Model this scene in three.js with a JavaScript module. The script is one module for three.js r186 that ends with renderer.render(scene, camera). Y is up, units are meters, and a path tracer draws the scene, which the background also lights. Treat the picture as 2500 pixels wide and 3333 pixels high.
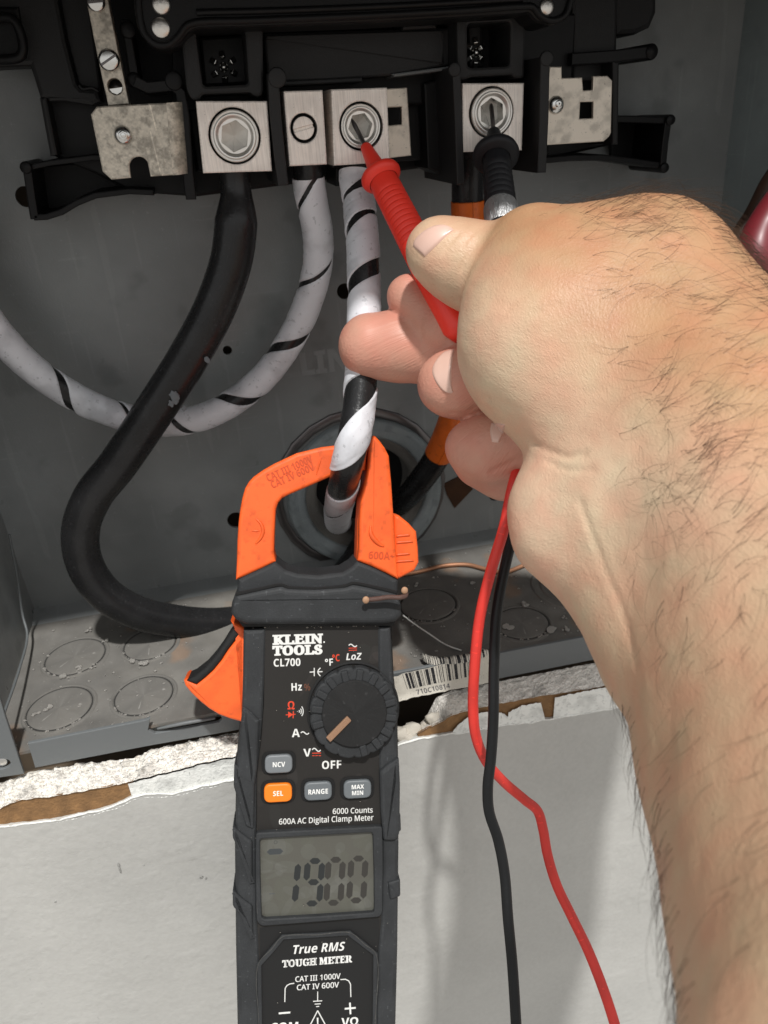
import * as THREE from 'three';
import { RoundedBoxGeometry } from 'three/addons/geometries/RoundedBoxGeometry.js';
import { mergeGeometries, mergeVertices, toCreasedNormals } from 'three/addons/utils/BufferGeometryUtils.js';
import { ImprovedNoise } from 'three/addons/math/ImprovedNoise.js';
import { FontLoader } from 'three/addons/loaders/FontLoader.js';
import { TextGeometry } from 'three/addons/geometries/TextGeometry.js';

// ------------------------------------------------------------------ camera, sky, sun, exposure
const V3 = (x, y, z) => new THREE.Vector3(x, y, z);
const scene = new THREE.Scene();
const FOCAL = 2503, CX = 1250, CY = 1666.5;                  // pixels of the 2500 x 3333 photograph
const RX = V3(0.9738, -0.0740, 0.2149), UPV = V3(0.1636, 0.8844, -0.4370), BK = V3(-0.1577, 0.4608, 0.8733);
RX.normalize(); BK.addScaledVector(RX, -BK.dot(RX)).normalize(); UPV.crossVectors(BK, RX);
const EYE = V3(0, 0, 0.356);
const camera = new THREE.PerspectiveCamera(67.33, 768 / 1024, 0.01, 50);
camera.position.copy(EYE);
camera.quaternion.setFromRotationMatrix(new THREE.Matrix4().makeBasis(RX, UPV, BK));
camera.focus = 0.262; camera.userData.fStop = 22;
camera.updateMatrixWorld(true);
scene.add(camera);

const renderer = new THREE.WebGLRenderer({ antialias: true });
renderer.setSize(768, 1024);
renderer.toneMapping = THREE.LinearToneMapping;
renderer.toneMappingExposure = 1.18;
renderer.shadowMap.enabled = true;

const SKYW = 256, SKYH = 128;
{
  const d = new Float32Array(SKYW * SKYH * 4);
  const ss = (a, b, x) => { const t = Math.min(1, Math.max(0, (x - a) / (b - a))); return t * t * (3 - 2 * t); };
  for (let j = 0; j < SKYH; j++) for (let i = 0; i < SKYW; i++) {
    const el = ((j + 0.5) / SKYH - 0.5) * Math.PI, y = Math.sin(el);
    const k = ss(-0.35, 0.55, y);
    const lo = [0.44, 0.415, 0.385], hi = [0.72, 0.73, 0.735];
    const o = (j * SKYW + i) * 4;
    for (let c = 0; c < 3; c++) d[o + c] = lo[c] + (hi[c] - lo[c]) * k;
    d[o + 3] = 1;
  }
  const t = new THREE.DataTexture(d, SKYW, SKYH, THREE.RGBAFormat, THREE.FloatType);
  t.mapping = THREE.EquirectangularReflectionMapping; t.magFilter = THREE.LinearFilter; t.needsUpdate = true;
  scene.background = t; scene.environment = t;
}
const sun = new THREE.DirectionalLight(new THREE.Color(1.0, 0.985, 0.96), 3.0);
sun.position.set(0.05, 0.89, 0.43).multiplyScalar(3);
sun.castShadow = true; sun.shadow.radius = 5; sun.shadow.mapSize.set(2048, 2048);
sun.shadow.camera.left = -0.5; sun.shadow.camera.right = 0.5; sun.shadow.camera.top = 0.5; sun.shadow.camera.bottom = -0.5;
sun.shadow.camera.near = 0.5; sun.shadow.camera.far = 6;
scene.add(sun); scene.add(sun.target);

// ------------------------------------------------------------------ small helpers
const font = await new FontLoader().loadAsync('fonts/droid/droid_sans_bold.typeface.json');
let rs = 12345;
const rnd = () => { rs = (rs + 0x6d2b79f5) | 0; let t = Math.imul(rs ^ (rs >>> 15), 1 | rs); t = (t + Math.imul(t ^ (t >>> 7), 61 | t)) ^ t; return ((t ^ (t >>> 14)) >>> 0) / 4294967296; };
const rr = (a, b) => a + (b - a) * rnd();
const IN = new ImprovedNoise();
const n3 = (x, y, z) => IN.noise(x, y, z);
const clamp = (x, a, b) => Math.min(b, Math.max(a, x));
const lerp = (a, b, t) => a + (b - a) * t;
const sstep = (a, b, x) => { const t = clamp((x - a) / (b - a), 0, 1); return t * t * (3 - 2 * t); };

const ray = (px, py) => RX.clone().multiplyScalar((px - CX) / FOCAL).addScaledVector(UPV, -(py - CY) / FOCAL).addScaledVector(BK, -1);
// a point of the photograph placed on the plane z (distance in front of the back panel), y (height) or at a depth from the lens
const U = (px, py, z) => { const v = ray(px, py); return EYE.clone().addScaledVector(v, (z - EYE.z) / v.z); };
const Yp = (px, py, y) => { const v = ray(px, py); return EYE.clone().addScaledVector(v, (y - EYE.y) / v.y); };
const D = (px, py, t) => EYE.clone().addScaledVector(ray(px, py), t);

const taken = {};
const numbered = (n) => { const k = taken[n] = (taken[n] ?? -1) + 1; return k ? n + '_' + String(k).padStart(3, '0') : n; };
function mesh(name, geo, m, parent) {
  const o = new THREE.Mesh(Array.isArray(geo) ? merge(geo) : geo, m);
  o.name = parent ? name : numbered(name); o.castShadow = o.receiveShadow = true;
  (parent || scene).add(o);
  return o;
}
function merge(list) {
  const out = list.map((g) => { let h = g.index ? g.toNonIndexed() : g; for (const k of Object.keys(h.attributes)) if (!['position', 'normal', 'uv'].includes(k)) h.deleteAttribute(k);
    if (!h.attributes.uv) h.setAttribute('uv', new THREE.BufferAttribute(new Float32Array(h.attributes.position.count * 2), 2)); return h; });
  return mergeGeometries(out);
}
function thing(name, label, category, pos = V3(0, 0, 0), group) {
  const o = new THREE.Group(); o.name = numbered(name); scene.add(o); o.position.copy(pos);
  o.userData = { label, category }; if (group) o.userData.group = group;
  return o;
}
function tag(o, label, category, group) { o.userData.label = label; if (category) o.userData.category = category; if (group) o.userData.group = group; return o; }
const part = (o, label) => { o.userData.label = label; return o; };

// uv in metres from the side each face looks to
function metreUV(g0) {
  const g = g0.index ? g0.toNonIndexed() : g0, p = g.attributes.position, n = g.attributes.normal, uv = new Float32Array(p.count * 2);
  for (let i = 0; i < p.count; i += 3) { const a = Math.abs(n.getX(i)), b = Math.abs(n.getY(i)), c = Math.abs(n.getZ(i)); for (let k = i; k < i + 3; k++) { const x = p.getX(k), y = p.getY(k), z = p.getZ(k); uv[2 * k] = a > b && a > c ? z : x; uv[2 * k + 1] = b >= a && b > c ? z : y; } }
  g.setAttribute('uv', new THREE.BufferAttribute(uv, 2)); return g;
}
// a plate cut to an outline (Vector2 list), from z0 to z1
function slab(pts, z0, z1, bevel = 0.0006, holes = [], seg = 2) {
  const s = new THREE.Shape(pts);
  for (const h of holes) s.holes.push(new THREE.Path(h));
  const g = new THREE.ExtrudeGeometry(s, { depth: Math.max(1e-5, z1 - z0 - 2 * bevel), bevelEnabled: bevel > 0, bevelThickness: bevel, bevelSize: bevel, bevelOffset: -bevel, bevelSegments: seg, curveSegments: 24 });
  g.translate(0, 0, z0 + bevel);
  return g;
}
const v2 = (p) => new THREE.Vector2(p.x, p.y);
const outline = (list, z) => list.map(([x, y]) => v2(U(x, y, z)));
const plate = (list, z0, z1, bevel, holes) => slab(outline(list, z1), z0, z1, bevel, (holes || []).map((h) => outline(h, z1)));
const circle = (cx, cy, r, n = 40, ry = r) => Array.from({ length: n }, (_, i) => new THREE.Vector2(cx + r * Math.cos(i / n * 2 * Math.PI), cy + ry * Math.sin(i / n * 2 * Math.PI)));
const ngon = (n, r, turn = 0) => Array.from({ length: n }, (_, i) => new THREE.Vector2(r * Math.cos(turn + i / n * 2 * Math.PI), r * Math.sin(turn + i / n * 2 * Math.PI)));
// a lathe whose axis is z: [radius, z] profile
function lathe(profile, seg = 40) { const g = new THREE.LatheGeometry(profile.map(([r, z]) => new THREE.Vector2(Math.max(r, 1e-6), z)), seg); g.rotateX(Math.PI / 2); const rm = Math.max(...profile.map((p) => p[0])), u = g.attributes.uv; for (let i = 0; i < u.count; i++) u.setXY(i, u.getX(i) * 6.28 * rm, u.getY(i) * rm); return g; }
function box(w, h, d, x, y, z, r = 0.0005) { const g = new RoundedBoxGeometry(w, h, d, 2, Math.min(r, w / 2.1, h / 2.1, d / 2.1)); g.translate(x, y, z); return metreUV(g); }
// rounds the corners of an outline
function rounded(pts, r, n = 5) {
  const out = [];
  pts.forEach((p, i) => {
    const a = pts[(i + pts.length - 1) % pts.length], b = pts[(i + 1) % pts.length];
    const ri = Array.isArray(r) ? r[i] : r;
    const da = a.clone().sub(p), db = b.clone().sub(p), q = Math.min(ri, da.length() * 0.45, db.length() * 0.45);
    const s = p.clone().addScaledVector(da.normalize(), q), e = p.clone().addScaledVector(db.normalize(), q);
    if (q < 1e-6) { out.push(p.clone()); return; }
    for (let k = 0; k <= n; k++) { const t = k / n; out.push(new THREE.Vector2((1 - t) ** 2 * s.x + 2 * t * (1 - t) * p.x + t * t * e.x, (1 - t) ** 2 * s.y + 2 * t * (1 - t) * p.y + t * t * e.y)); }
  });
  return out;
}
// sweeps a ring (or part of one) along a curve; angle 0 looks towards the room
const REF = V3(0, 0.4, 0.9).normalize();
function sweep(curve, n, radius, segs = 20, opt = {}) {
  const { a0 = () => 0, a1 = () => Math.PI * 2, t0 = 0, t1 = 1, ref = REF, cap = true } = opt;
  const pos = [], uv = [], idx = [], L = curve.getLength(), full = !opt.a1;
  let P = curve.getPointAt(t0);
  for (let i = 0; i <= n; i++) {
    const t = lerp(t0, t1, i / n), p = curve.getPointAt(t), T = curve.getTangentAt(t);
    const N = ref.clone().addScaledVector(T, -ref.dot(T)).normalize(), B = T.clone().cross(N);
    const s0 = a0(t), s1 = a1(t), r0 = radius(t);
    for (let j = 0; j <= segs; j++) {
      const a = lerp(s0, s1, j / segs), r = opt.rad ? opt.rad(t, a, j / segs) : r0;
      const q = p.clone().addScaledVector(N, Math.cos(a) * r).addScaledVector(B, Math.sin(a) * r);
      pos.push(q.x, q.y, q.z); uv.push(t * L, a / (2 * Math.PI) * 2 * Math.PI * r0);
      if (i && j) { const k = i * (segs + 1) + j, m = k - segs - 1; idx.push(m - 1, m, k - 1, m, k, k - 1); }
    }
  }
  if (full && cap) for (const [row, flip] of [[0, 0], [n, 1]]) {
    const c = curve.getPointAt(row ? t1 : t0), k0 = pos.length / 3; pos.push(c.x, c.y, c.z); uv.push(0, 0);
    for (let j = 1; j <= segs; j++) { const a = row * (segs + 1) + j - 1, b = a + 1; flip ? idx.push(a, b, k0) : idx.push(b, a, k0); }
  }
  const g = new THREE.BufferGeometry();
  g.setAttribute('position', new THREE.Float32BufferAttribute(pos, 3)); g.setAttribute('uv', new THREE.Float32BufferAttribute(uv, 2)); g.setIndex(idx);
  g.computeVertexNormals();
  if (full) { const nn = g.attributes.normal; for (let i = 0; i <= n; i++) { const a = i * (segs + 1), b = a + segs; const v = V3(nn.getX(a) + nn.getX(b), nn.getY(a) + nn.getY(b), nn.getZ(a) + nn.getZ(b)).normalize(); nn.setXYZ(a, v.x, v.y, v.z); nn.setXYZ(b, v.x, v.y, v.z); } }
  return g;
}
const curveOf = (pts) => { const c = new THREE.CatmullRomCurve3(pts, false, 'centripetal'); c.arcLengthDivisions = 400; return c; };
const tube = (pts, r, n = 60, segs = 14, opt) => sweep(curveOf(pts), n, typeof r === 'function' ? r : () => r, segs, opt);

// ------------------------------------------------------------------ textures and materials
function hash2(x, y, s) { let h = Math.imul(x, 374761393) + Math.imul(y, 668265263) + Math.imul(s, 2246822519) | 0; h = Math.imul(h ^ (h >>> 13), 1274126177); return ((h ^ (h >>> 16)) >>> 0) / 4294967296; }
function tnoise(u, v, f, s = 0) {           // tileable value noise, u and v in 0..1, whole frequency f (or [fx, fy])
  const fx = Array.isArray(f) ? f[0] : f, fy = Array.isArray(f) ? f[1] : f;
  const x = u * fx, y = v * fy, i = Math.floor(x), j = Math.floor(y), a = x - i, b = y - j;
  const A = a * a * (3 - 2 * a), B = b * b * (3 - 2 * b), w = (n, m) => ((n % m) + m) % m;
  const h = (p, q) => hash2(w(p, fx), w(q, fy), s);
  return lerp(lerp(h(i, j), h(i + 1, j), A), lerp(h(i, j + 1), h(i + 1, j + 1), A), B);
}
const tfbm = (u, v, f, o = 4, s = 0) => { let r = 0, a = 0.5, t = 0; for (let k = 0; k < o; k++) { r += a * tnoise(u, v, f << k, s + k * 17); t += a; a *= 0.5; } return r / t; };
function tex(w, h, fn, { srgb = false, size = 1, repeat } = {}) {
  const d = new Uint8Array(w * h * 4);
  for (let j = 0; j < h; j++) for (let i = 0; i < w; i++) {
    const c = fn((i + 0.5) / w, (j + 0.5) / h), o = (j * w + i) * 4;
    if (typeof c === 'number') d[o] = d[o + 1] = d[o + 2] = clamp(c, 0, 1) * 255; else for (let k = 0; k < 3; k++) d[o + k] = clamp(c[k], 0, 1) * 255;
    d[o + 3] = 255;
  }
  const t = new THREE.DataTexture(d, w, h); t.wrapS = t.wrapT = THREE.RepeatWrapping; t.magFilter = THREE.LinearFilter; t.minFilter = THREE.LinearMipmapLinearFilter; t.generateMipmaps = true;
  if (srgb) t.colorSpace = THREE.SRGBColorSpace;
  repeat ? t.repeat.set(...repeat) : t.repeat.set(1 / size, 1 / size);
  t.needsUpdate = true; return t;
}
function canvasTex(w, h, draw) {
  const c = document.createElement('canvas'); c.width = w; c.height = h; draw(c.getContext('2d'), w, h);
  const t = new THREE.CanvasTexture(c); t.colorSpace = THREE.SRGBColorSpace; t.wrapS = t.wrapT = THREE.ClampToEdgeWrapping; t.magFilter = THREE.LinearFilter; t.needsUpdate = true; return t;
}
const lin = (r, g, b) => new THREE.Color().setRGB(r, g, b);
const std = (o) => new THREE.MeshStandardMaterial(o);
const phys = (o) => new THREE.MeshPhysicalMaterial(o);
const again = (t, size) => { const c = t.clone(); c.repeat.set(1 / size, 1 / size); c.needsUpdate = true; return c; };

const grainBump = tex(256, 256, (u, v) => 0.6 * tfbm(u, v, 32, 3, 5) + 0.4 * tnoise(u, v, 90, 9), { size: 0.02 });
const smudge = tex(256, 256, (u, v) => { const a = tfbm(u, v, 4, 5, 3); const k = 0.45 + 0.35 * a + (tnoise(u, v, 40, 8) - 0.5) * 0.12; return k; }, { size: 0.06 });
const steelMap = tex(512, 512, (u, v) => {
  const a = tfbm(u, v, 5, 5, 21), s = tnoise(u, v, 200, 4), sp = s > 0.965 ? 0.10 : 0, scr = tnoise(u, v, [6, 240], 8) > 0.93 ? 0.03 * tnoise(u, v, 11, 6) : 0;
  const k = 0.50 + 0.10 * (a - 0.5) + sp * 0.5 + scr; const hz = sstep(0.55, 0.8, tfbm(u, v, 3, 4, 88)) * 0.035 * (0.5 + tfbm(u, v, 30, 3, 86)), st = (tnoise(u, v, [90, 4], 89) > 0.86 ? 0.02 : 0) + (tnoise(u, v, [5, 160], 87) > 0.94 ? 0.03 * tnoise(u, v, 9, 85) : 0) - 0.05 * sstep(0.62, 0.8, tfbm(u, v, 9, 4, 84)); return [k * 0.975 + hz + st, k * 1.0 + hz + st, k * 1.0 + hz + st]; }, { srgb: true, size: 0.17 });
const dustMap = tex(1024, 1024, (u, v) => {
  const a = tfbm(u, v, 6, 6, 31), b = tfbm(u, v, 24, 4, 47), s = tnoise(u, v, 330, 14), s2 = tnoise(u, v, 120, 15);
  let k = 0.42 + 0.12 * (a - 0.5) + 0.08 * (b - 0.5); let w = 0.015 + 0.02 * a;
  if (s > 0.95) k += 0.16 * (s - 0.95) / 0.05; if (s2 > 0.965) k += 0.14;
  const brown = sstep(0.62, 0.78, tfbm(u, v, 7, 4, 77)) * 0.10;
  return [k + w + brown * 0.7, k + w * 0.6 + brown * 0.1, k - w * 0.2 - brown * 0.3]; }, { srgb: true, size: 0.16 });
const wallBump = tex(1024, 1024, (u, v) => {
  const a = tfbm(u, v, 7, 4, 11), b = tfbm(u, v, 40, 4, 12), c = tnoise(u, v, 160, 13);
  const d = Math.max(0, tfbm(u, v, 16, 3, 19) - 0.52) * 2.2;
  return 0.35 * a + 0.22 * b + 0.05 * c + 0.35 * d; }, { size: 0.11 });
const wallMap = tex(512, 512, (u, v) => { const a = tfbm(u, v, 5, 5, 61), b = tfbm(u, v, 17, 4, 62), k = 0.715 + 0.06 * (a - 0.5) + 0.02 * (tnoise(u, v, 150, 3) - 0.5) + 0.012 * (b - 0.5) - (tnoise(u, v, 130, 64) > 0.99 ? 0.06 : 0); return [k * 1.0, k * 0.995, k * 0.97]; }, { srgb: true, size: 0.2 });
const gypMap = tex(512, 512, (u, v) => { const a = tfbm(u, v, 12, 5, 71), b = tfbm(u, v, 60, 3, 72); const k = 0.95 - 0.13 * sstep(0.5, 0.8, a) - 0.10 * sstep(0.58, 0.8, b) - (tnoise(u, v, 90, 75) > 0.955 ? 0.2 : 0); return [k, k * 0.985, k * 0.96]; }, { srgb: true, size: 0.05 });
const gypBump = tex(512, 512, (u, v) => 0.6 * tfbm(u, v, 20, 5, 73) + 0.4 * tfbm(u, v, 80, 3, 74), { size: 0.03 });
const kraftMap = tex(256, 256, (u, v) => { const a = tfbm(u, v, 8, 5, 81), b = tnoise(u, v, [30, 120], 82); const k = 0.50 + 0.16 * (a - 0.5) + 0.05 * (b - 0.5); return [k * 1.06, k * 0.80, k * 0.52]; }, { srgb: true, size: 0.03 });
const brushMap = tex(512, 512, (u, v) => { const a = tnoise(u, v, [220, 5], 91), b = tnoise(u, v, [90, 3], 92), c = tfbm(u, v, 6, 4, 93); const k = 0.93 + 0.07 * (a - 0.5) + 0.06 * (b - 0.5) + 0.12 * (c - 0.5) - (tnoise(u, v, 60, 97) > 0.95 ? 0.13 : 0); return [k, k * 0.97, k * 0.94]; }, { srgb: true, size: 0.03 });
const brushRough = tex(512, 512, (u, v) => 0.42 + 0.2 * tnoise(u, v, [200, 5], 94) + 0.15 * tfbm(u, v, 8, 3, 95), { size: 0.03 });
const tinMap = tex(512, 512, (u, v) => { const a = tfbm(u, v, 9, 5, 101), b = tfbm(u, v, 30, 4, 102); const c = tfbm(u, v, 55, 3, 107); let k = 0.74 - 0.15 * sstep(0.42, 0.64, 0.6 * a + 0.4 * b) + 0.14 * (c - 0.5); if (Math.abs(u - 0.62 + 0.06 * v) < 0.006) k += 0.10; const e = 0.0; return [k * 1.01, k * 0.975, k * 0.91]; }, { srgb: true, size: 0.034 });
const tinClean = tex(512, 512, (u, v) => { const a = tfbm(u, v, 6, 5, 105), b = tnoise(u, v, 70, 106); const k = 0.84 - 0.12 * sstep(0.5, 0.75, a) - (b > 0.93 ? 0.16 : 0); return [k, k * 0.96, k * 0.90]; }, { srgb: true, size: 0.034 });
const tapeDirt = tex(512, 512, (u, v) => { const a = tfbm(u, v, 6, 5, 111), b = tnoise(u, v, 90, 112); let k = 0.84 - 0.10 * sstep(0.45, 0.75, a); if (b > 0.975) k -= 0.08; if (tfbm(u, v, 40, 3, 113) > 0.76) k -= 0.10; return [k, k * 0.995, k * 1.0]; }, { srgb: true, size: 0.06 });
const skinBump = tex(1024, 1024, (u, v) => {
  const a = tnoise(u, v, [90, 130], 121), b = tnoise(u, v, [130, 90], 122), c = tfbm(u, v, 60, 3, 123), d = tnoise(u, v, [45, 60], 124);
  return 0.25 * Math.abs(a - 0.5) * 2 + 0.25 * Math.abs(b - 0.5) * 2 + 0.3 * c + 0.2 * Math.abs(d - 0.5) * 2; }, { size: 0.045 });
const cableMap = tex(256, 256, (u, v) => { const a = tfbm(u, v, 6, 4, 131), b = tnoise(u, v, 60, 132); let k = 0.14 + 0.05 * (a - 0.5) + (b > 0.94 ? 0.12 : 0); return [k, k, k * 1.02]; }, { srgb: true, size: 0.05 });
const rubberMap = tex(512, 512, (u, v) => { const a = tfbm(u, v, 6, 5, 141), b = tnoise(u, v, 150, 142), c = tnoise(u, v, 50, 143); const e = tnoise(u, v, [9, 170], 144); let k = 0.20 + 0.07 * (a - 0.5) + 0.02 * b + (c > 0.94 ? 0.08 : 0) + (e > 0.95 ? 0.07 * tnoise(u, v, 12, 145) : 0); return [k * 1.0, k * 1.0, k * 1.0]; }, { srgb: true, size: 0.05 });

const leadMap = tex(256, 256, (u, v) => { const a = tfbm(u, v, 5, 4, 151), b = tnoise(u, v, [50, 9], 152); let k = 0.86 + 0.16 * (a - 0.5); if (b > 0.93) k += 0.1; return k; }, { srgb: true, size: 0.04 });
const grime = tex(512, 512, (u, v) => { const a = tfbm(u, v, 5, 5, 161), b = tnoise(u, v, 120, 162), c = tfbm(u, v, 24, 4, 163), d = tnoise(u, v, [8, 130], 164); let k = 0.97 - 0.10 * sstep(0.48, 0.8, a) - 0.09 * sstep(0.6, 0.8, c); if (b > 0.965) k -= 0.14; if (d > 0.95) k -= 0.05; return k; }, { srgb: true, size: 0.05 });
const M = {
  steel: std({ map: steelMap, roughness: 0.55, roughnessMap: smudge, bumpMap: grainBump, bumpScale: 0.00006 }),
  floor: std({ map: dustMap, roughness: 0.9, bumpMap: again(grainBump, 0.03), bumpScale: 0.00012 }),
  lip: std({ color: lin(0.135, 0.145, 0.148), roughness: 0.5, bumpMap: again(grainBump, 0.011), bumpScale: 0.00006 }),
  hub: std({ map: again(steelMap, 0.06), color: lin(1.35, 1.45, 1.5), roughness: 0.6, metalness: 0.1, bumpMap: again(grainBump, 0.012), bumpScale: 0.00012 }),
  gap: std({ color: lin(0.035, 0.034, 0.032), roughness: 0.95 }),
  dark: std({ color: lin(0.006, 0.006, 0.006), roughness: 0.95 }),
  wall: std({ map: wallMap, roughness: 0.72, bumpMap: wallBump, bumpScale: 0.0005 }),
  gyp: std({ map: gypMap, color: lin(1.0, 0.99, 0.965), roughness: 0.95, bumpMap: gypBump, bumpScale: 0.0014 }),
  gypGrey: std({ map: gypMap, color: lin(0.7, 0.67, 0.61), roughness: 0.95, bumpMap: gypBump, bumpScale: 0.0014 }),
  paper: std({ map: again(gypMap, 0.09), color: lin(0.93, 0.97, 0.98), roughness: 0.9, bumpMap: again(gypBump, 0.05), bumpScale: 0.0004 }),
  kraft: std({ map: kraftMap, roughness: 0.9, bumpMap: again(gypBump, 0.02), bumpScale: 0.0004 }),
  plywood: std({ color: lin(0.12, 0.09, 0.06), roughness: 0.95 }),
  plastic: phys({ specularIntensity: 0.4, color: lin(0.0075, 0.0075, 0.008), roughness: 0.42, bumpMap: again(grainBump, 0.014), bumpScale: 0.00005 }),
  plastic2: phys({ specularIntensity: 0.55, color: lin(0.017, 0.017, 0.0175), roughness: 0.5, bumpMap: again(grainBump, 0.012), bumpScale: 0.00006 }),
  alu: std({ map: brushMap, metalness: 0.7, roughness: 1, roughnessMap: brushRough }),
  tin: std({ map: tinMap, color: lin(1.15, 1.15, 1.15), metalness: 0.75, roughness: 0.5, bumpMap: again(grainBump, 0.02), bumpScale: 0.00004 }),
  tinClean: std({ map: tinClean, color: lin(1.1, 1.1, 1.1), metalness: 0.75, roughness: 0.5, bumpMap: again(grainBump, 0.025), bumpScale: 0.00003 }),
  zinc: std({ color: lin(0.72, 0.72, 0.70), metalness: 1, roughness: 0.22 }),
  zincBright: std({ color: lin(0.93, 0.90, 0.84), metalness: 1, roughness: 0.3, bumpMap: again(grainBump, 0.02), bumpScale: 0.0001 }),
  zincDull: std({ color: lin(0.80, 0.78, 0.74), metalness: 1, roughness: 0.38, bumpMap: again(grainBump, 0.01), bumpScale: 0.00004 }),
  steelDark: std({ color: lin(0.16, 0.15, 0.15), metalness: 0.9, roughness: 0.35 }),
  cable: phys({ specularIntensity: 0.6, map: cableMap, roughness: 0.42, roughnessMap: smudge, bumpMap: again(grainBump, 0.02), bumpScale: 0.00006 }),
  tapeWhite: std({ map: tapeDirt, color: lin(1.0, 1.02, 1.06), roughness: 0.5, bumpMap: again(grainBump, 0.02), bumpScale: 0.00006 }),
  tapeOrange: std({ map: grime, color: lin(0.78, 0.15, 0.014), roughness: 0.4, bumpMap: again(grainBump, 0.02), bumpScale: 0.00006 }),
  copper: std({ color: lin(0.42, 0.21, 0.12), metalness: 0.55, roughness: 0.55 }),
  orange: std({ map: grime, color: lin(0.98, 0.135, 0.020), roughness: 0.46, bumpMap: again(grainBump, 0.012), bumpScale: 0.00005 }),
  orangeDirty: std({ color: lin(0.56, 0.070, 0.012), roughness: 0.5 }),
  rubber: phys({ specularIntensity: 0.55, map: rubberMap, color: lin(0.82, 0.87, 0.92), roughness: 0.62, bumpMap: again(grainBump, 0.012), bumpScale: 0.00007 }),
  rubberDusty: phys({ specularIntensity: 0.5, map: rubberMap, color: lin(2.0, 1.95, 1.85), roughness: 0.8, bumpMap: again(grainBump, 0.012), bumpScale: 0.0001 }),
  rubberDark: phys({ specularIntensity: 0.45, map: rubberMap, color: lin(0.5, 0.5, 0.5), roughness: 0.7, bumpMap: again(grainBump, 0.012), bumpScale: 0.00007 }),
  red: std({ color: lin(0.92, 0.046, 0.026), roughness: 0.42, bumpMap: again(grainBump, 0.02), bumpScale: 0.00003 }),
  redLead: std({ map: leadMap, color: lin(0.92, 0.05, 0.035), roughness: 0.5, bumpMap: again(grainBump, 0.02), bumpScale: 0.00005 }),
  blackSoft: phys({ specularIntensity: 0.55, color: lin(0.014, 0.014, 0.016), roughness: 0.5, bumpMap: again(grainBump, 0.012), bumpScale: 0.00006 }),
  blackLead: phys({ specularIntensity: 0.6, map: leadMap, bumpMap: again(grainBump, 0.02), bumpScale: 0.00005, color: lin(0.010, 0.011, 0.012), roughness: 0.45 }),
};
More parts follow.
